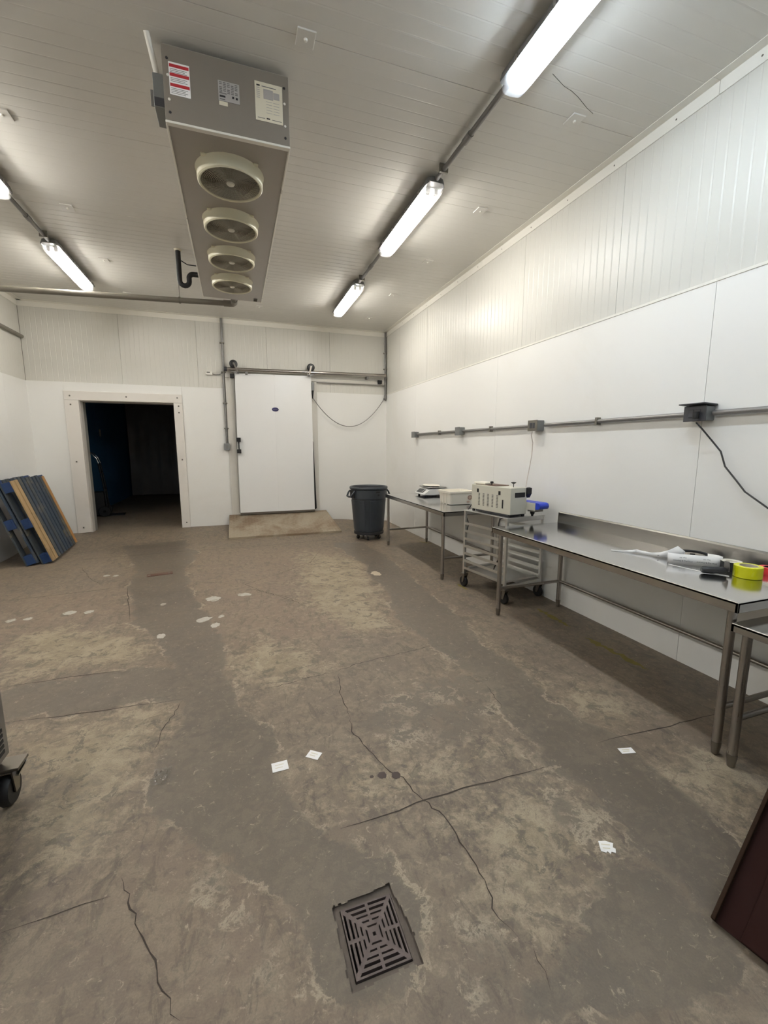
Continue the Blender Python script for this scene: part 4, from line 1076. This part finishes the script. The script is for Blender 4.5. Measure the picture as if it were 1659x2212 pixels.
link('support_rod', MB().tube([(0.19, -0.322, 0.0), (0.19, -0.322, 0.06)], 0.012, 10), 'black', sl, smooth=True)
link('support_knob', MB().lathe([(0.012, 0.012), (0.024, 0.03), (0.024, 0.052), (0.016, 0.06)], 14, (0.19, -0.322, 0)), 'black', sl, smooth=True)
ct = thing('power_cable', 'black cable hanging from the far end of the bag sealer through the rack', 'cable', (2.60, 4.34, RH))
link('cable', MB().tube([(-0.005, -0.002, 0.07), (-0.018, 0.02, 0.06), (-0.035, 0.03, 0.03), (-0.052, 0.034, 0.005), (-0.078, 0.04, -0.06), (-0.068, -0.01, -0.16), (-0.075, 0.02, -0.26), (-0.075, 0.03, -0.40), (-0.073, 0.03, -0.52)], 0.0065, 8), 'cordk', ct, smooth=True)
lc = thing('hanging_cable', 'black cable looping down inside the wheeled rack beside the long table corner', 'cable', (2.66, 3.80, 0.9))
link('cable', MB().tube([(0.0, 0.02, 0.012), (-0.045, 0.03, 0.0), (-0.055, 0.04, -0.06), (-0.05, 0.03, -0.16), (-0.03, 0.02, -0.28), (-0.01, 0.06, -0.38), (0.02, 0.12, -0.46), (0.0, 0.16, -0.56), (0.04, 0.24, -0.62), (0.08, 0.24, -0.655)], 0.0065, 8), 'cordk', lc, smooth=True)

# ------------------------------------------------------------------ scale and tub on the far table
sc = thing('scale', 'white electronic price scale with black keypad on the far table', 'scale', (2.97, 6.33, TZ))
body = [(-0.19, 0.030), (-0.185, 0.045), (-0.09, 0.118), (0.14, 0.118), (0.15, 0.10), (0.15, 0.03), (-0.02, 0.022)]
link('body', MB().prism(body, -0.19, 0.19, 'y'), 'scale', sc, bevel=0.006)
link('base', MB().prism([(-0.185, 0.028), (-0.02, 0.021), (0.14, 0.029), (0.14, 0.015), (0.0, 0.012)], -0.18, 0.18, 'y'), 'black', sc)
def kp(u, y, off):
    x = -0.183 + u * 0.088; z = 0.047 + u * 0.0675
    return (x - 0.6 * off, y, z + 0.8 * off)
k0 = link('keypad', MB().add([kp(0.12, -0.09, 0.002), kp(0.12, 0.165, 0.002), kp(0.88, 0.165, 0.002), kp(0.88, -0.09, 0.002)], [(0, 1, 2, 3)]), 'keypad', sc)
k0.modifiers.new('thickness', 'SOLIDIFY').thickness = 0.002
for i in range(4):
    for j in range(6):
        u = 0.22 + 0.18 * i; y = 0.14 - 0.038 * j
        link('key', MB().add([kp(u, y - 0.012, 0.005), kp(u, y + 0.012, 0.005), kp(u + 0.11, y + 0.012, 0.005), kp(u + 0.11, y - 0.012, 0.005)], [(0, 1, 2, 3)]), 'scale' if j == 5 else 'greybox', k0)
for x in (-0.13, 0.11):
    for y in (-0.14, 0.14):
        link('foot', MB().lathe([(0.015, 0.0), (0.02, 0.004), (0.016, 0.024)], 10, (x, y, 0)), 'black', sc, smooth=True)
link('platter_post', MB().lathe([(0.03, 0.118), (0.03, 0.14)], 12), 'black', sc, smooth=True)
link('platter', MB().box(-0.11, 0.20, -0.19, 0.19, 0.138, 0.150), 'steel', sc, bevel=0.006)
bg = tag(link('flat_bag', MB().lathe([(0.0, 0.0), (0.12, 0.002), (0.155, 0.012), (0.13, 0.026), (0.06, 0.030), (0.0, 0.028)], 20), 'bin', smooth=True, loc=(3.0, 6.36, TZ + 0.151), rot=(0, 0, 0.3)), 'flat white bag lying on the scale platter', 'bag')
bg.scale = (0.8, 1.1, 1)

def tub():
    t = thing('tub', 'white plastic tub with brown round sticker on the far table', 'tub', (2.88, 5.30, TZ))
    a, b, h = 0.165, 0.16, 0.185
    A, B = a + 0.018, b + 0.018
    T = 0.006
    def ring(x, y, z, n=4, r=0.035):
        P = []
        for sx, sy, a0 in ((1, 1, 0), (-1, 1, 90), (-1, -1, 180), (1, -1, 270)):
            for k in range(n + 1):
                q = RAD(a0 + 90 * k / n)
                P.append((sx * (x - r) + r * cos(q), sy * (y - r) + r * sin(q), z))
        return P
    rings = [ring(a - 0.02, b - 0.02, 0.001), ring(a, b, 0.006), ring(A, B, h - 0.028), ring(A + 0.012, B + 0.012, h - 0.026), ring(A + 0.014, B + 0.014, h), ring(A - T + 0.004, B - T + 0.004, h), ring(A - T, B - T, h - 0.02), ring(a - T, b - T, 0.012), ring(a - 0.03, b - 0.03, 0.008)]
    n = len(rings[0])
    vs = [p for r in rings for p in r]
    fs = [(j * n + i, j * n + (i + 1) % n, (j + 1) * n + (i + 1) % n, (j + 1) * n + i) for j in range(len(rings) - 1) for i in range(n)]
    fs += [tuple(range(n))[::-1], tuple((len(rings) - 1) * n + i for i in range(n))]
    link('tub_body', MB().add(vs, fs), 'bin', t, smooth=True)
    for y in (-0.07, 0.02, 0.09):
        link('side_rib', MB().prism([(y - 0.006, 0.0), (y + 0.006, 0.0), (y + 0.006, h - 0.03), (y - 0.006, h - 0.03)], -A - 0.003, -a + 0.002, 'x'), 'bin', t)
    link('round_sticker', MB().lathe([(0, -0.002), (0.036, -0.002), (0.036, 0.001)], 24, (0.125, -b - 0.0125, 0.098), 'y'), 'sticker', t)
    link('round_sticker_ring', MB().lathe([(0.022, -0.003), (0.027, -0.003), (0.027, -0.001), (0.022, -0.001)], 24, (0.125, -b - 0.0125, 0.098), 'y', True), 'brown', t)
    link('small_sticker', MB().box(0.085, 0.125, -b - 0.0085, -b - 0.002, 0.028, 0.05), 'sticker', t)
tub()

# ------------------------------------------------------------------ things on the long table
def txt(body, size, m, parent, mtx, name='lettering'):
    c = bpy.data.curves.new('font', 'FONT')
    c.body = body; c.size = size; c.extrude = 0.0; c.align_x = 'CENTER'; c.align_y = 'CENTER'
    o = bpy.data.objects.new('font', c); COL.objects.link(o)
    dg = bpy.context.evaluated_depsgraph_get()
    me = bpy.data.meshes.new_from_object(o.evaluated_get(dg))
    bpy.data.objects.remove(o); bpy.data.curves.remove(c)
    me.transform(mtx)
    me.materials.clear(); me.materials.append(M[m])
    q = bpy.data.objects.new(name, me); COL.objects.link(q)
    q.parent = parent
    return q
ls = thing('label_strip', 'upright white strip of printed labels with upside down lettering', 'label strip', (2.735, 2.038, TZ + 0.001))
d = Vector((0.208, -0.201, 0)); Ls = d.length; d.normalize(); nv = Vector((d.y, -d.x, 0)) * -1
if nv.x > 0: nv = -nv       # faces the camera side
pathp = [Vector((0.03, 0.03, 0)), Vector((0.008, 0.012, 0)), Vector((0, 0, 0))] + [d * (Ls * k / 8) + nv * (0.004 * sin(pi * k / 8)) for k in range(1, 9)] + [d * (Ls + 0.012) + Vector((0.012, 0.012, 0)), d * (Ls + 0.012) + Vector((0.03, 0.05, 0)), d * Ls + Vector((0.02, 0.10, 0))]
vs = []
for p in pathp:
    vs += [p, p + Vector((0.012, 0.012, 0.066))]
n = len(pathp)
o = link('paper_ribbon', MB().add(vs, [(2 * i, 2 * i + 2, 2 * i + 3, 2 * i + 1) for i in range(n - 1)]), 'paper', ls, smooth=True)
o.modifiers.new('thickness', 'SOLIDIFY').thickness = 0.0006
upv = Vector((0.012, 0.012, 0.066)).normalized()
for k, u in enumerate((0.28, 0.73)):
    for body, size, h in (('7735 Pop & Demand', 0.0128, 0.024), ('Dept. 353', 0.0095, 0.045)):
        c = d * (Ls * u) + upv * h + nv * (0.004 * sin(pi * u) + 0.0028)
        # lettering is upside down: text x axis runs against d, text y axis points down
        X = -d; Y = -upv; Z = X.cross(Y)
        mt = Matrix(((X.x, Y.x, Z.x, c.x), (X.y, Y.y, Z.y, c.y), (X.z, Y.z, Z.z, c.z), (0, 0, 0, 1)))
        txt(body, size, 'inkd', ls, mt)
lf = thing('paper_liner', 'crumpled white paper liner with a thin tapering end beside the printed strip', 'paper', (2.80, 2.22, TZ + 0.001))
q = [(2.661, 2.438, 0.000, 0.004), (2.71, 2.375, 0.000, 0.010), (2.745, 2.33, 0.000, 0.020), (2.765, 2.31, 0.002, 0.028), (2.78, 2.27, 0.0, 0.024), (2.795, 2.21, 0.0, 0.024), (2.81, 2.16, 0.0, 0.036), (2.84, 2.12, 0.0, 0.058), (2.885, 2.09, 0.0, 0.092), (2.905, 2.05, 0.0, 0.06)]
vs = []
for i, (x, y, z0, z1) in enumerate(q):
    j = 0.012 if i % 2 else -0.004
    vs += [(x - 2.80, y - 2.22, z0), (x - 2.80 + j, y - 2.22 + j, (z0 + z1) * 0.55), (x - 2.80 + 0.008, y - 2.22 + 0.008, z1)]
n = len(q)
fs = []
for i in range(n - 1):
    for k in range(2):
        fs.append((3 * i + k, 3 * i + 3 + k, 3 * i + 4 + k, 3 * i + 1 + k))
o = link('paper_ribbon', MB().add(vs, fs), 'paper', lf, smooth=True)
o.modifiers.new('thickness', 'SOLIDIFY').thickness = 0.0006
link('printed_line', MB().box(-0.012, 0.0, -0.062, -0.058, 0.0165, 0.0185), 'inkd', lf)
bs = tag(link('backing_strip', MB().hexa([(2.700, 2.012, 0), (2.710, 2.018, 0), (2.745, 1.802, 0), (2.732, 1.800, 0), (2.700, 2.012, 0.0015), (2.710, 2.018, 0.0015), (2.745, 1.802, 0.0015), (2.732, 1.800, 0.0015)]).hexa([(2.732, 1.800, 0), (2.745, 1.802, 0), (2.80, 1.70, 0), (2.79, 1.69, 0), (2.732, 1.800, 0.0015), (2.745, 1.802, 0.0015), (2.80, 1.70, 0.0015), (2.79, 1.69, 0.0015)]), 'paper', loc=(0, 0, TZ + 0.0005)), 'thin white backing strip lying on the table before the printed labels', 'paper')
# tape gun
tg = thing('tape_gun', 'black handled tape gun lying beside the yellow tape', 'tape dispenser', (2.765, 1.755, TZ))
a = Vector((-0.062, 0.045, 0.024)); b = Vector((0.045, -0.030, 0.026))
link('handle', MB().tube([a, a.lerp(b, 0.06), a.lerp(b, 0.15), a.lerp(b, 0.6), a.lerp(b, 0.9), b], [0.014, 0.020, 0.0215, 0.021, 0.022, 0.018], 14), 'blackpl', tg, smooth=True)
pd = (b - a).normalized(); pn = Vector((-pd.y, pd.x, 0)) * -1
vs = []
for off in (0.0, 0.003):
    for u, z in ((-0.035, 0.001), (0.045, 0.001), (0.05, 0.05), (-0.02, 0.062), (-0.035, 0.03)):
        vs.append(b + pd * (0.004 + off) + Vector((0.5, 0.6, 0)).normalized() * u + Vector((0, 0, z)))
link('side_plate', MB().add(vs, [(0, 1, 2, 3, 4), (9, 8, 7, 6, 5)] + [(i, 5 + i, 5 + (i + 1) % 5, (i + 1) % 5) for i in range(5)]), 'zinc', tg)
def tape_roll(label, loc, ro, ri, h, m, core, group=None):
    t = thing('tape_roll', label, 'tape roll', loc, group=group)
    link('tape', MB().lathe([(ri + 0.004, 0.0), (ro - 0.002, 0.0), (ro, 0.002), (ro, h - 0.002), (ro - 0.002, h), (ri + 0.004, h)], 40, closed=True), m, t, smooth=True)
    link('core', MB().lathe([(ri, -0.0 + 0.0005), (ri + 0.0038, 0.0005), (ri + 0.0038, h + 0.0005), (ri, h + 0.0005)], 40, closed=True), core, t, smooth=True)
    return t
tape_roll('wide roll of bright yellow packing tape on the long table', (2.888, 1.652, TZ + 0.0005), 0.071, 0.042, 0.070, 'tape', 'tapecore')
tape_roll('dark tape roll with a white top behind the yellow tape', (2.975, 1.80, TZ + 0.0005), 0.056, 0.030, 0.052, 'black', 'bin')
link('white_face', MB().lathe([(0.034, 0.0525), (0.055, 0.0525), (0.055, 0.054), (0.034, 0.054)], 32, closed=True), 'bin', bpy.data.objects['tape_roll.001'], smooth=True)
rd = thing('red_roll', 'red plastic roll beyond the yellow tape at the right frame edge', 'tape roll', (3.085, 1.655, TZ + 0.0005))
link('tape', MB().lathe([(0.026, 0.0), (0.05, 0.0), (0.05, 0.042), (0.026, 0.042)], 28, closed=True), 'redpl', rd, smooth=True)
link('core', MB().lathe([(0.022, 0.0), (0.0258, 0.0), (0.0258, 0.043), (0.022, 0.043)], 28, closed=True), 'black', rd, smooth=True)
bk = thing('black_strap', 'black plastic loop handle lying behind the printed label strip', 'handle', (3.02, 2.08, TZ + 0.012))
pts = []
for k in range(25):
    an = 2 * pi * k / 24
    u, v = 0.085 * cos(an), 0.022 * sin(an)
    pts.append((0.62 * u + 0.5 * v, -0.78 * u + 0.6 * v, 0.018 + 0.016 * sin(an)))
link('loop', MB().tube(pts, 0.009, 8, False), 'black', bk, smooth=True)
link('stand', MB().box(-0.012, 0.012, -0.012, 0.012, -0.0115, 0.02), 'black', bk, bevel=0.003)

# ------------------------------------------------------------------ trash can on a dolly
tcx, tcy = 2.25, 7.40
dl = thing('dolly', 'round black wheeled dolly carrying the dark grey trash can', 'dolly', (tcx, tcy, 0.0))
link('platform', MB().lathe([(0.0, 0.098), (0.255, 0.098), (0.272, 0.105), (0.272, 0.150), (0.262, 0.155), (0.255, 0.125), (0.0, 0.120)], 36), 'candark', dl, smooth=True)
for k in range(5):
    a = 2 * pi * k / 5 - 1.95
    x, y = 0.20 * cos(a), 0.20 * sin(a)
    c = link('caster', MB().lathe([(0.01, -0.013), (0.032, -0.013), (0.037, -0.006), (0.037, 0.006), (0.032, 0.013), (0.01, 0.013)], 16, (0, 0, 0), 'x', True), 'black', dl, smooth=True, loc=(x, y, 0.0385), rot=(0, 0, a * 1.7))
    link('caster_fork', MB().box(-0.018, -0.014, -0.014, 0.018, -0.005, 0.060).box(0.014, 0.018, -0.014, 0.018, -0.005, 0.060), 'zinc', c)
tc = thing('trash_can', 'dark grey round plastic trash can with side handles by the far table', 'trash can', (tcx, tcy, 0.1285))
H = 0.83
prof = [(0.0, 0.0), (0.235, 0.0), (0.248, 0.012), (0.252, 0.03), (0.262, 0.034), (0.310, H - 0.20), (0.312, H - 0.195), (0.318, H - 0.05), (0.338, H - 0.045), (0.344, H - 0.03), (0.344, H - 0.008), (0.338, H), (0.322, H), (0.314, H - 0.01), (0.300, H - 0.06), (0.250, 0.05), (0.235, 0.02), (0.0, 0.015)]
link('can_body', MB().lathe(prof, 48), 'can', tc, smooth=True)
link('inner_liner', MB().lathe([(0.0, 0.03), (0.236, 0.03), (0.303, H - 0.02), (0.299, H - 0.02), (0.230, 0.034), (0.0, 0.034)], 40), 'candeep', tc, smooth=True)
def arc_panel(a0, a1, z0, z1, off, thick, n=10):
    vs, fs = [], []
    for j, z in enumerate((z0, z1)):
        r = 0.262 + (0.310 - 0.262) * (z - 0.034) / (H - 0.234)
        for i in range(n + 1):
            a = a0 + (a1 - a0) * i / n
            for rr in (r + off, r + off + thick):
                vs.append((rr * cos(a), rr * sin(a), z))
    m = 2 * (n + 1)
    for i in range(n):
        b0 = 2 * i
        fs.append((b0 + 1, b0 + 3, m + b0 + 3, m + b0 + 1))
        fs.append((b0, b0 + 1, b0 + 3, b0 + 2)); fs.append((m + b0, m + b0 + 1, m + b0 + 3, m + b0 + 2))
    fs.append((0, 1, m + 1, m)); fs.append((m - 2, m - 1, 2 * m - 1, 2 * m - 2))
    return MB().add(vs, fs)
for ac in (-1.15, 0.42, 2.0, 3.55):
    link('raised_panel', arc_panel(ac - 0.62, ac + 0.62, 0.06, H - 0.235, -0.002, 0.009), 'can', tc, smooth=True)
link('collar_band', MB().lathe([(0.309, H - 0.215), (0.319, H - 0.205), (0.326, H - 0.06), (0.317, H - 0.052)], 48), 'can', tc, smooth=True)
cdir = math.atan2(-tcy, -tcx)
for a in (cdir - 1.12, cdir - 1.12 + pi):
    hb = MB()
    ca, sa = cos(a), sin(a)
    def hp(r, s, z): return (r * ca - s * sa, r * sa + s * ca, z)
    hb.tube([hp(0.318, -0.105, H - 0.065), hp(0.352, -0.105, H - 0.105), hp(0.384, -0.088, H - 0.165), hp(0.386, 0.0, H - 0.172), hp(0.384, 0.088, H - 0.165), hp(0.352, 0.105, H - 0.105), hp(0.318, 0.105, H - 0.065)], [0.014, 0.015, 0.018, 0.018, 0.018, 0.015, 0.014], 10)
    h = link('handle', hb, 'can', tc, smooth=True)
    link('handle_pocket', MB().hexa([hp(0.312, -0.085, H - 0.19), hp(0.328, -0.085, H - 0.19), hp(0.328, 0.085, H - 0.19), hp(0.312, 0.085, H - 0.19), hp(0.312, -0.085, H - 0.06), hp(0.329, -0.085, H - 0.06), hp(0.329, 0.085, H - 0.06), hp(0.312, 0.085, H - 0.06)]), 'black', h)
for a0, a1, z in ((cdir + 0.42, cdir + 0.66, H - 0.085), (cdir + 0.52, cdir + 0.62, H - 0.135)):
    vs = []
    for j, zz in enumerate((z - 0.012, z + 0.012)):
        for k in range(5):
            a = a0 + (a1 - a0) * k / 4
            vs.append((0.3275 * cos(a), 0.3275 * sin(a), zz))
    o = link('embossed_mark', MB().add(vs, [(k, k + 1, 6 + k, 5 + k) for k in range(4)]), 'black', tc)
    o.modifiers.new('thickness', 'SOLIDIFY').thickness = 0.004

# ------------------------------------------------------------------ leaning pallets
def pallet(label, loc, rot, cols, seed):
    t = thing('pallet', label, 'pallet', loc, rot, 'pallets leaning on the left wall')
    r = random.Random(seed)
    Lp, Hp = 1.30, 1.22
    n = len(cols); wdt = Lp / n
    for i, c in enumerate(cols):
        y0 = -Lp / 2 + i * wdt
        h = Hp + (0.0 if i < n - 2 else -0.03)
        link('deck_board', MB().box(-0.020 - r.uniform(0, 0.003), r.uniform(-0.002, 0.002), y0 + 0.012, y0 + wdt - 0.018 - r.uniform(0, 0.008), 0.0, h + r.uniform(-0.004, 0.003)), c, t, bevel=0.003)
    for z in (0.075, Hp / 2, Hp - 0.075):
        link('stringer_board', MB().box(-0.042, -0.021, -Lp / 2, Lp / 2, z - 0.07, z + 0.07), 'blue_block', t, bevel=0.003)
        for y in (-Lp / 2 + 0.075, 0.0, Lp / 2 - 0.075):
            link('block', MB().box(-0.125, -0.042, y - 0.072, y + 0.072, z - 0.07, z + 0.07), 'blue_block', t, bevel=0.004)
    for y in (-Lp / 2 + 0.075, 0.0, Lp / 2 - 0.075):
        link('bottom_board', MB().box(-0.146, -0.125, y - 0.068, y + 0.068, 0.0, Hp), 'slate_wood', t, bevel=0.003)
    return t
pallet('front leaning pallet with two bare tan boards among worn blue boards', (-2.585, 7.86, 0.050), (RAD(1.2), RAD(-17.5), RAD(3)),
       ['tan_wood', 'tan_wood', 'slate_wood', 'blue_wood', 'slate_wood', 'blue_wood', 'blue_wood', 'blue_wood', 'slate_wood', 'orange_wood'], 3)
pallet('rear leaning blue pallet half hidden behind the front pallet', (-2.750, 7.80, 0.050), (RAD(1.0), RAD(-17.5), RAD(3)),
       ['blue_wood', 'blue_block', 'blue_wood', 'slate_wood', 'blue_wood', 'blue_wood', 'slate_wood', 'blue_wood', 'blue_wood', 'blue_wood'], 4)

# ------------------------------------------------------------------ floor drain, cleanout cover
fd = thing('floor_drain', 'square iron floor drain grate with slots set in broken concrete', 'drain', (DRX, DRY, -0.012), (0, 0, RAD(0)))
GX, GY = 0.094, 0.110
link('collar', MB().box(-0.26, -GX - 0.003, -0.27, 0.27, -0.06, 0.0).box(GX + 0.003, 0.26, -0.27, 0.27, -0.06, 0.0).box(-GX - 0.003, GX + 0.003, GY + 0.003, 0.27, -0.06, 0.0).box(-GX - 0.003, GX + 0.003, -0.27, -GY - 0.003, -0.06, 0.0), 'collar', fd)
link('pit', MB().box(-GX - 0.003, GX + 0.003, -GY - 0.003, GY + 0.003, -0.10, -0.055), 'pit', fd)
def grate():
    N = 72
    keep = np.ones((N, N), bool)
    ii, jj = np.meshgrid((np.arange(N) + 0.5) / N * 2 - 1, (np.arange(N) + 0.5) / N * 2 - 1, indexing='ij')
    ax, ay = np.abs(ii), np.abs(jj)
    mx = np.maximum(ax, ay)
    for q in (0.255, 0.42, 0.58, 0.74, 0.90):
        band = np.abs(mx - q) < 0.036
        diag = np.abs(ax - ay) > 0.085 if q > 0.3 else np.abs(ax - ay) > 0.07
        side = np.minimum(ax, ay) > (0.06 if q > 0.3 else -1)
        keep &= ~(band & diag & side)
    keep &= ~(np.hypot(ii, jj) < 0.06)
    mb = MB(); T = 0.008
    vid = {}
    def V(i, j, z):
        k = (i, j, z)
        if k not in vid:
            vid[k] = len(mb.v)
            mb.v.append(((i / N * 2 - 1) * GX, (j / N * 2 - 1) * GY, z * T))
        return vid[k]
    for i in range(N):
        for j in range(N):
            if not keep[i, j]: continue
            mb.f.append((V(i, j, 1), V(i + 1, j, 1), V(i + 1, j + 1, 1), V(i, j + 1, 1)))
            for di, dj, e in ((-1, 0, ((i, j + 1), (i, j))), (1, 0, ((i + 1, j), (i + 1, j + 1))), (0, -1, ((i, j), (i + 1, j))), (0, 1, ((i + 1, j + 1), (i, j + 1)))):
                a_, b_ = i + di, j + dj
                if not (0 <= a_ < N and 0 <= b_ < N) or not keep[a_, b_]:
                    p, q_ = e
                    mb.f.append((V(p[0], p[1], 1), V(q_[0], q_[1], 1), V(q_[0], q_[1], -1), V(p[0], p[1], -1)))
    return mb
link('grate_plate', grate(), 'grate', fd, loc=(0, 0, -0.001))
co = thing('cleanout_cover', 'small rusty rectangular cover plate set in the floor before the doorway', 'cover', (-1.016, 6.117, 0.0), (0, 0, RAD(10)))
link('plate', MB().box(-0.15, 0.15, -0.06, 0.06, 0.0005, 0.006), 'brown', co, bevel=0.003)
for x in (-0.12, 0.11):
    link('bolt', MB().lathe([(0.016, 0.006), (0.014, 0.010), (0.0, 0.011)], 12, (x, -0.01, 0)), 'galv', co, smooth=True)

# ------------------------------------------------------------------ paper labels dropped on the floor
def floor_label(label, x, y, rz, a, b, torn, seed):
    r = random.Random(seed)
    t = thing('paper_label', label, 'label', (x, y, 0.0018), (0, 0, rz), 'paper labels dropped on the floor')
    P = [(-a, -b), (a, -b), (a, b), (-a, b)]
    if torn:
        P = [(-a, -b * 0.8), (-a * 0.4, -b), (-a * 0.2, -b * 0.7), (a * 0.1, -b * 1.15), (a * 0.3, -b * 0.75), (a * 0.8, -b * 0.9), (a, -b * 0.2), (a * 0.75, 0), (a, b * 0.7), (a * 0.1, b), (-a * 0.8, b * 0.85)]
    p = link('paper', MB().prism(P, 0.0, 0.0012), 'paper', t)
    for k in range(2):
        yy = b * (0.35 - 0.6 * k)
        link('print_line', MB().box(-a * 0.6, a * 0.5 - 0.2 * a * k, yy - 0.0025, yy + 0.0025, 0.0011, 0.0014), 'paperw', p)
floor_label('rectangular white label on the floor left of another label', 0.141, 2.084, RAD(2), 0.041, 0.034, False, 1)
floor_label('diamond turned white label on the floor right of a rectangular one', 0.323, 2.11, RAD(-38), 0.036, 0.028, False, 2)
floor_label('white label on the floor closest to the steel table legs', 1.953, 1.583, RAD(-14), 0.040, 0.021, False, 3)
floor_label('torn white label on the floor near the dark wooden panel', 1.385, 1.172, RAD(-25), 0.032, 0.028, True, 4)
STAINS = ((0.627, 1.853, 0.024), (0.694, 1.830, 0.025), (0.573, 1.861, 0.011))
for i, (x, y, q) in enumerate(STAINS):
    r = random.Random(40 + i)
    mb = MB(); n = 16
    mb.add([(x, y, 0.0015)] + [(x + q * r.uniform(0.8, 1.1) * cos(2 * pi * k / n), y + q * r.uniform(0.8, 1.1) * sin(2 * pi * k / n), 0.0015) for k in range(n)], [(0, k + 1, (k + 1) % n + 1) for k in range(n)])
    link('stain_spot', mb, 'stain', floor)
pw = thing('plastic_scrap', 'small crumpled clear plastic scrap on the floor left of the two paper labels', 'plastic film', (-0.439, 2.205, 0.004))
r = random.Random(5); vs = []; N = 9
for j in range(N):
    for i in range(N):
        u = i / (N - 1) - 0.5; v = j / (N - 1) - 0.5
        vs.append((u * 0.08 + 0.25 * v * 0.06, v * 0.12, 0.002 + 0.022 * r.random() * (1 - 1.6 * max(abs(u), abs(v)))))
link('film', MB().add(vs, [(j * N + i, j * N + i + 1, (j + 1) * N + i + 1, (j + 1) * N + i) for j in range(N - 1) for i in range(N - 1)]), 'film', pw, smooth=True)

# ------------------------------------------------------------------ grey cart at the left frame edge
ca = thing('equipment_cart', 'grey metal cart with dark vent slots cut by the left frame edge', 'cart', (-1.40, 1.85, 0.0))
prof = [(-0.45, 0.185), (0.29, 0.185), (0.327, 0.235), (0.327, 0.98), (-0.45, 0.98)]
link('cabinet', MB().prism(prof, -0.50, 0.45, 'y'), 'cart', ca, bevel=0.004)
for k in range(5):
    z = 0.262 + 0.026 * k
    link('vent_slot', MB().box(0.322, 0.3305, -0.40, 0.41, z, z + 0.017), 'black', ca, bevel=0.002)
for x in (-0.40, 0.325):
    for y in (-0.43, 0.44):
        c = link('caster', MB().lathe([(0.02, -0.022), (0.066, -0.022), (0.075, -0.01), (0.075, 0.01), (0.066, 0.022), (0.02, 0.022)], 22, (x, y - 0.03, 0.0755), 'x', True), 'black', ca, smooth=True)
        link('caster_plate', MB().box(x - 0.05, x + 0.055, y - 0.055, y + 0.05, 0.172, 0.186), 'zinc', c, bevel=0.002)
        link('caster_fork', MB().prism([(y - 0.06, 0.17), (y + 0.02, 0.17), (y - 0.01, 0.06), (y - 0.045, 0.06)], x - 0.032, x - 0.026, 'x').prism([(y - 0.06, 0.17), (y + 0.02, 0.17), (y - 0.01, 0.06), (y - 0.045, 0.06)], x + 0.026, x + 0.032, 'x').box(x - 0.032, x + 0.032, y - 0.06, y + 0.02, 0.166, 0.173), 'zinc', c)
        if x > 0:
            link('brake_lever', MB().hexa([(x + 0.025, y - 0.035, 0.135), (x + 0.045, y - 0.035, 0.135), (x + 0.062, y + 0.02, 0.168), (x + 0.050, y + 0.03, 0.168), (x + 0.025, y - 0.035, 0.142), (x + 0.045, y - 0.035, 0.142), (x + 0.062, y + 0.02, 0.175), (x + 0.050, y + 0.03, 0.175)]), 'chrome', c)

# ------------------------------------------------------------------ dark wooden panel leaning on the low table
pa = thing('wooden_panel', 'dark brown framed wooden panel leaning in the lower right corner', 'panel', (1.495, 0.83, 0.0))
av = Vector((0.728, 0.146, 0.669)).normalized(); bv = Vector((0.197, -0.98, 0)).normalized(); nv2 = av.cross(bv)
if nv2.z < 0: nv2 = -nv2
def slab(a0, a1, b0, b1, n0, n1):
    P = []
    for nn in (n0, n1):
        for aa, bb in ((a0, b0), (a1, b0), (a1, b1), (a0, b1)):
            P.append(av * aa + bv * bb + nv2 * nn + Vector((0, 0, 0.020)))
    return MB().hexa(P)
link('backing_board', slab(0.0, 1.02, 0.0, 0.5, -0.022, -0.006), 'brownwood', pa)
link('side_rim', slab(0.0, 1.02, 0.0, 0.013, -0.006, 0.016), 'rimwood', pa, bevel=0.003)
link('side_rim', slab(0.0, 1.02, 0.478, 0.5, -0.006, 0.016), 'rimwood', pa, bevel=0.003)
link('raised_centre', slab(0.0, 1.02, 0.085, 0.43, -0.006, 0.014), 'brownwood', pa, bevel=0.004)
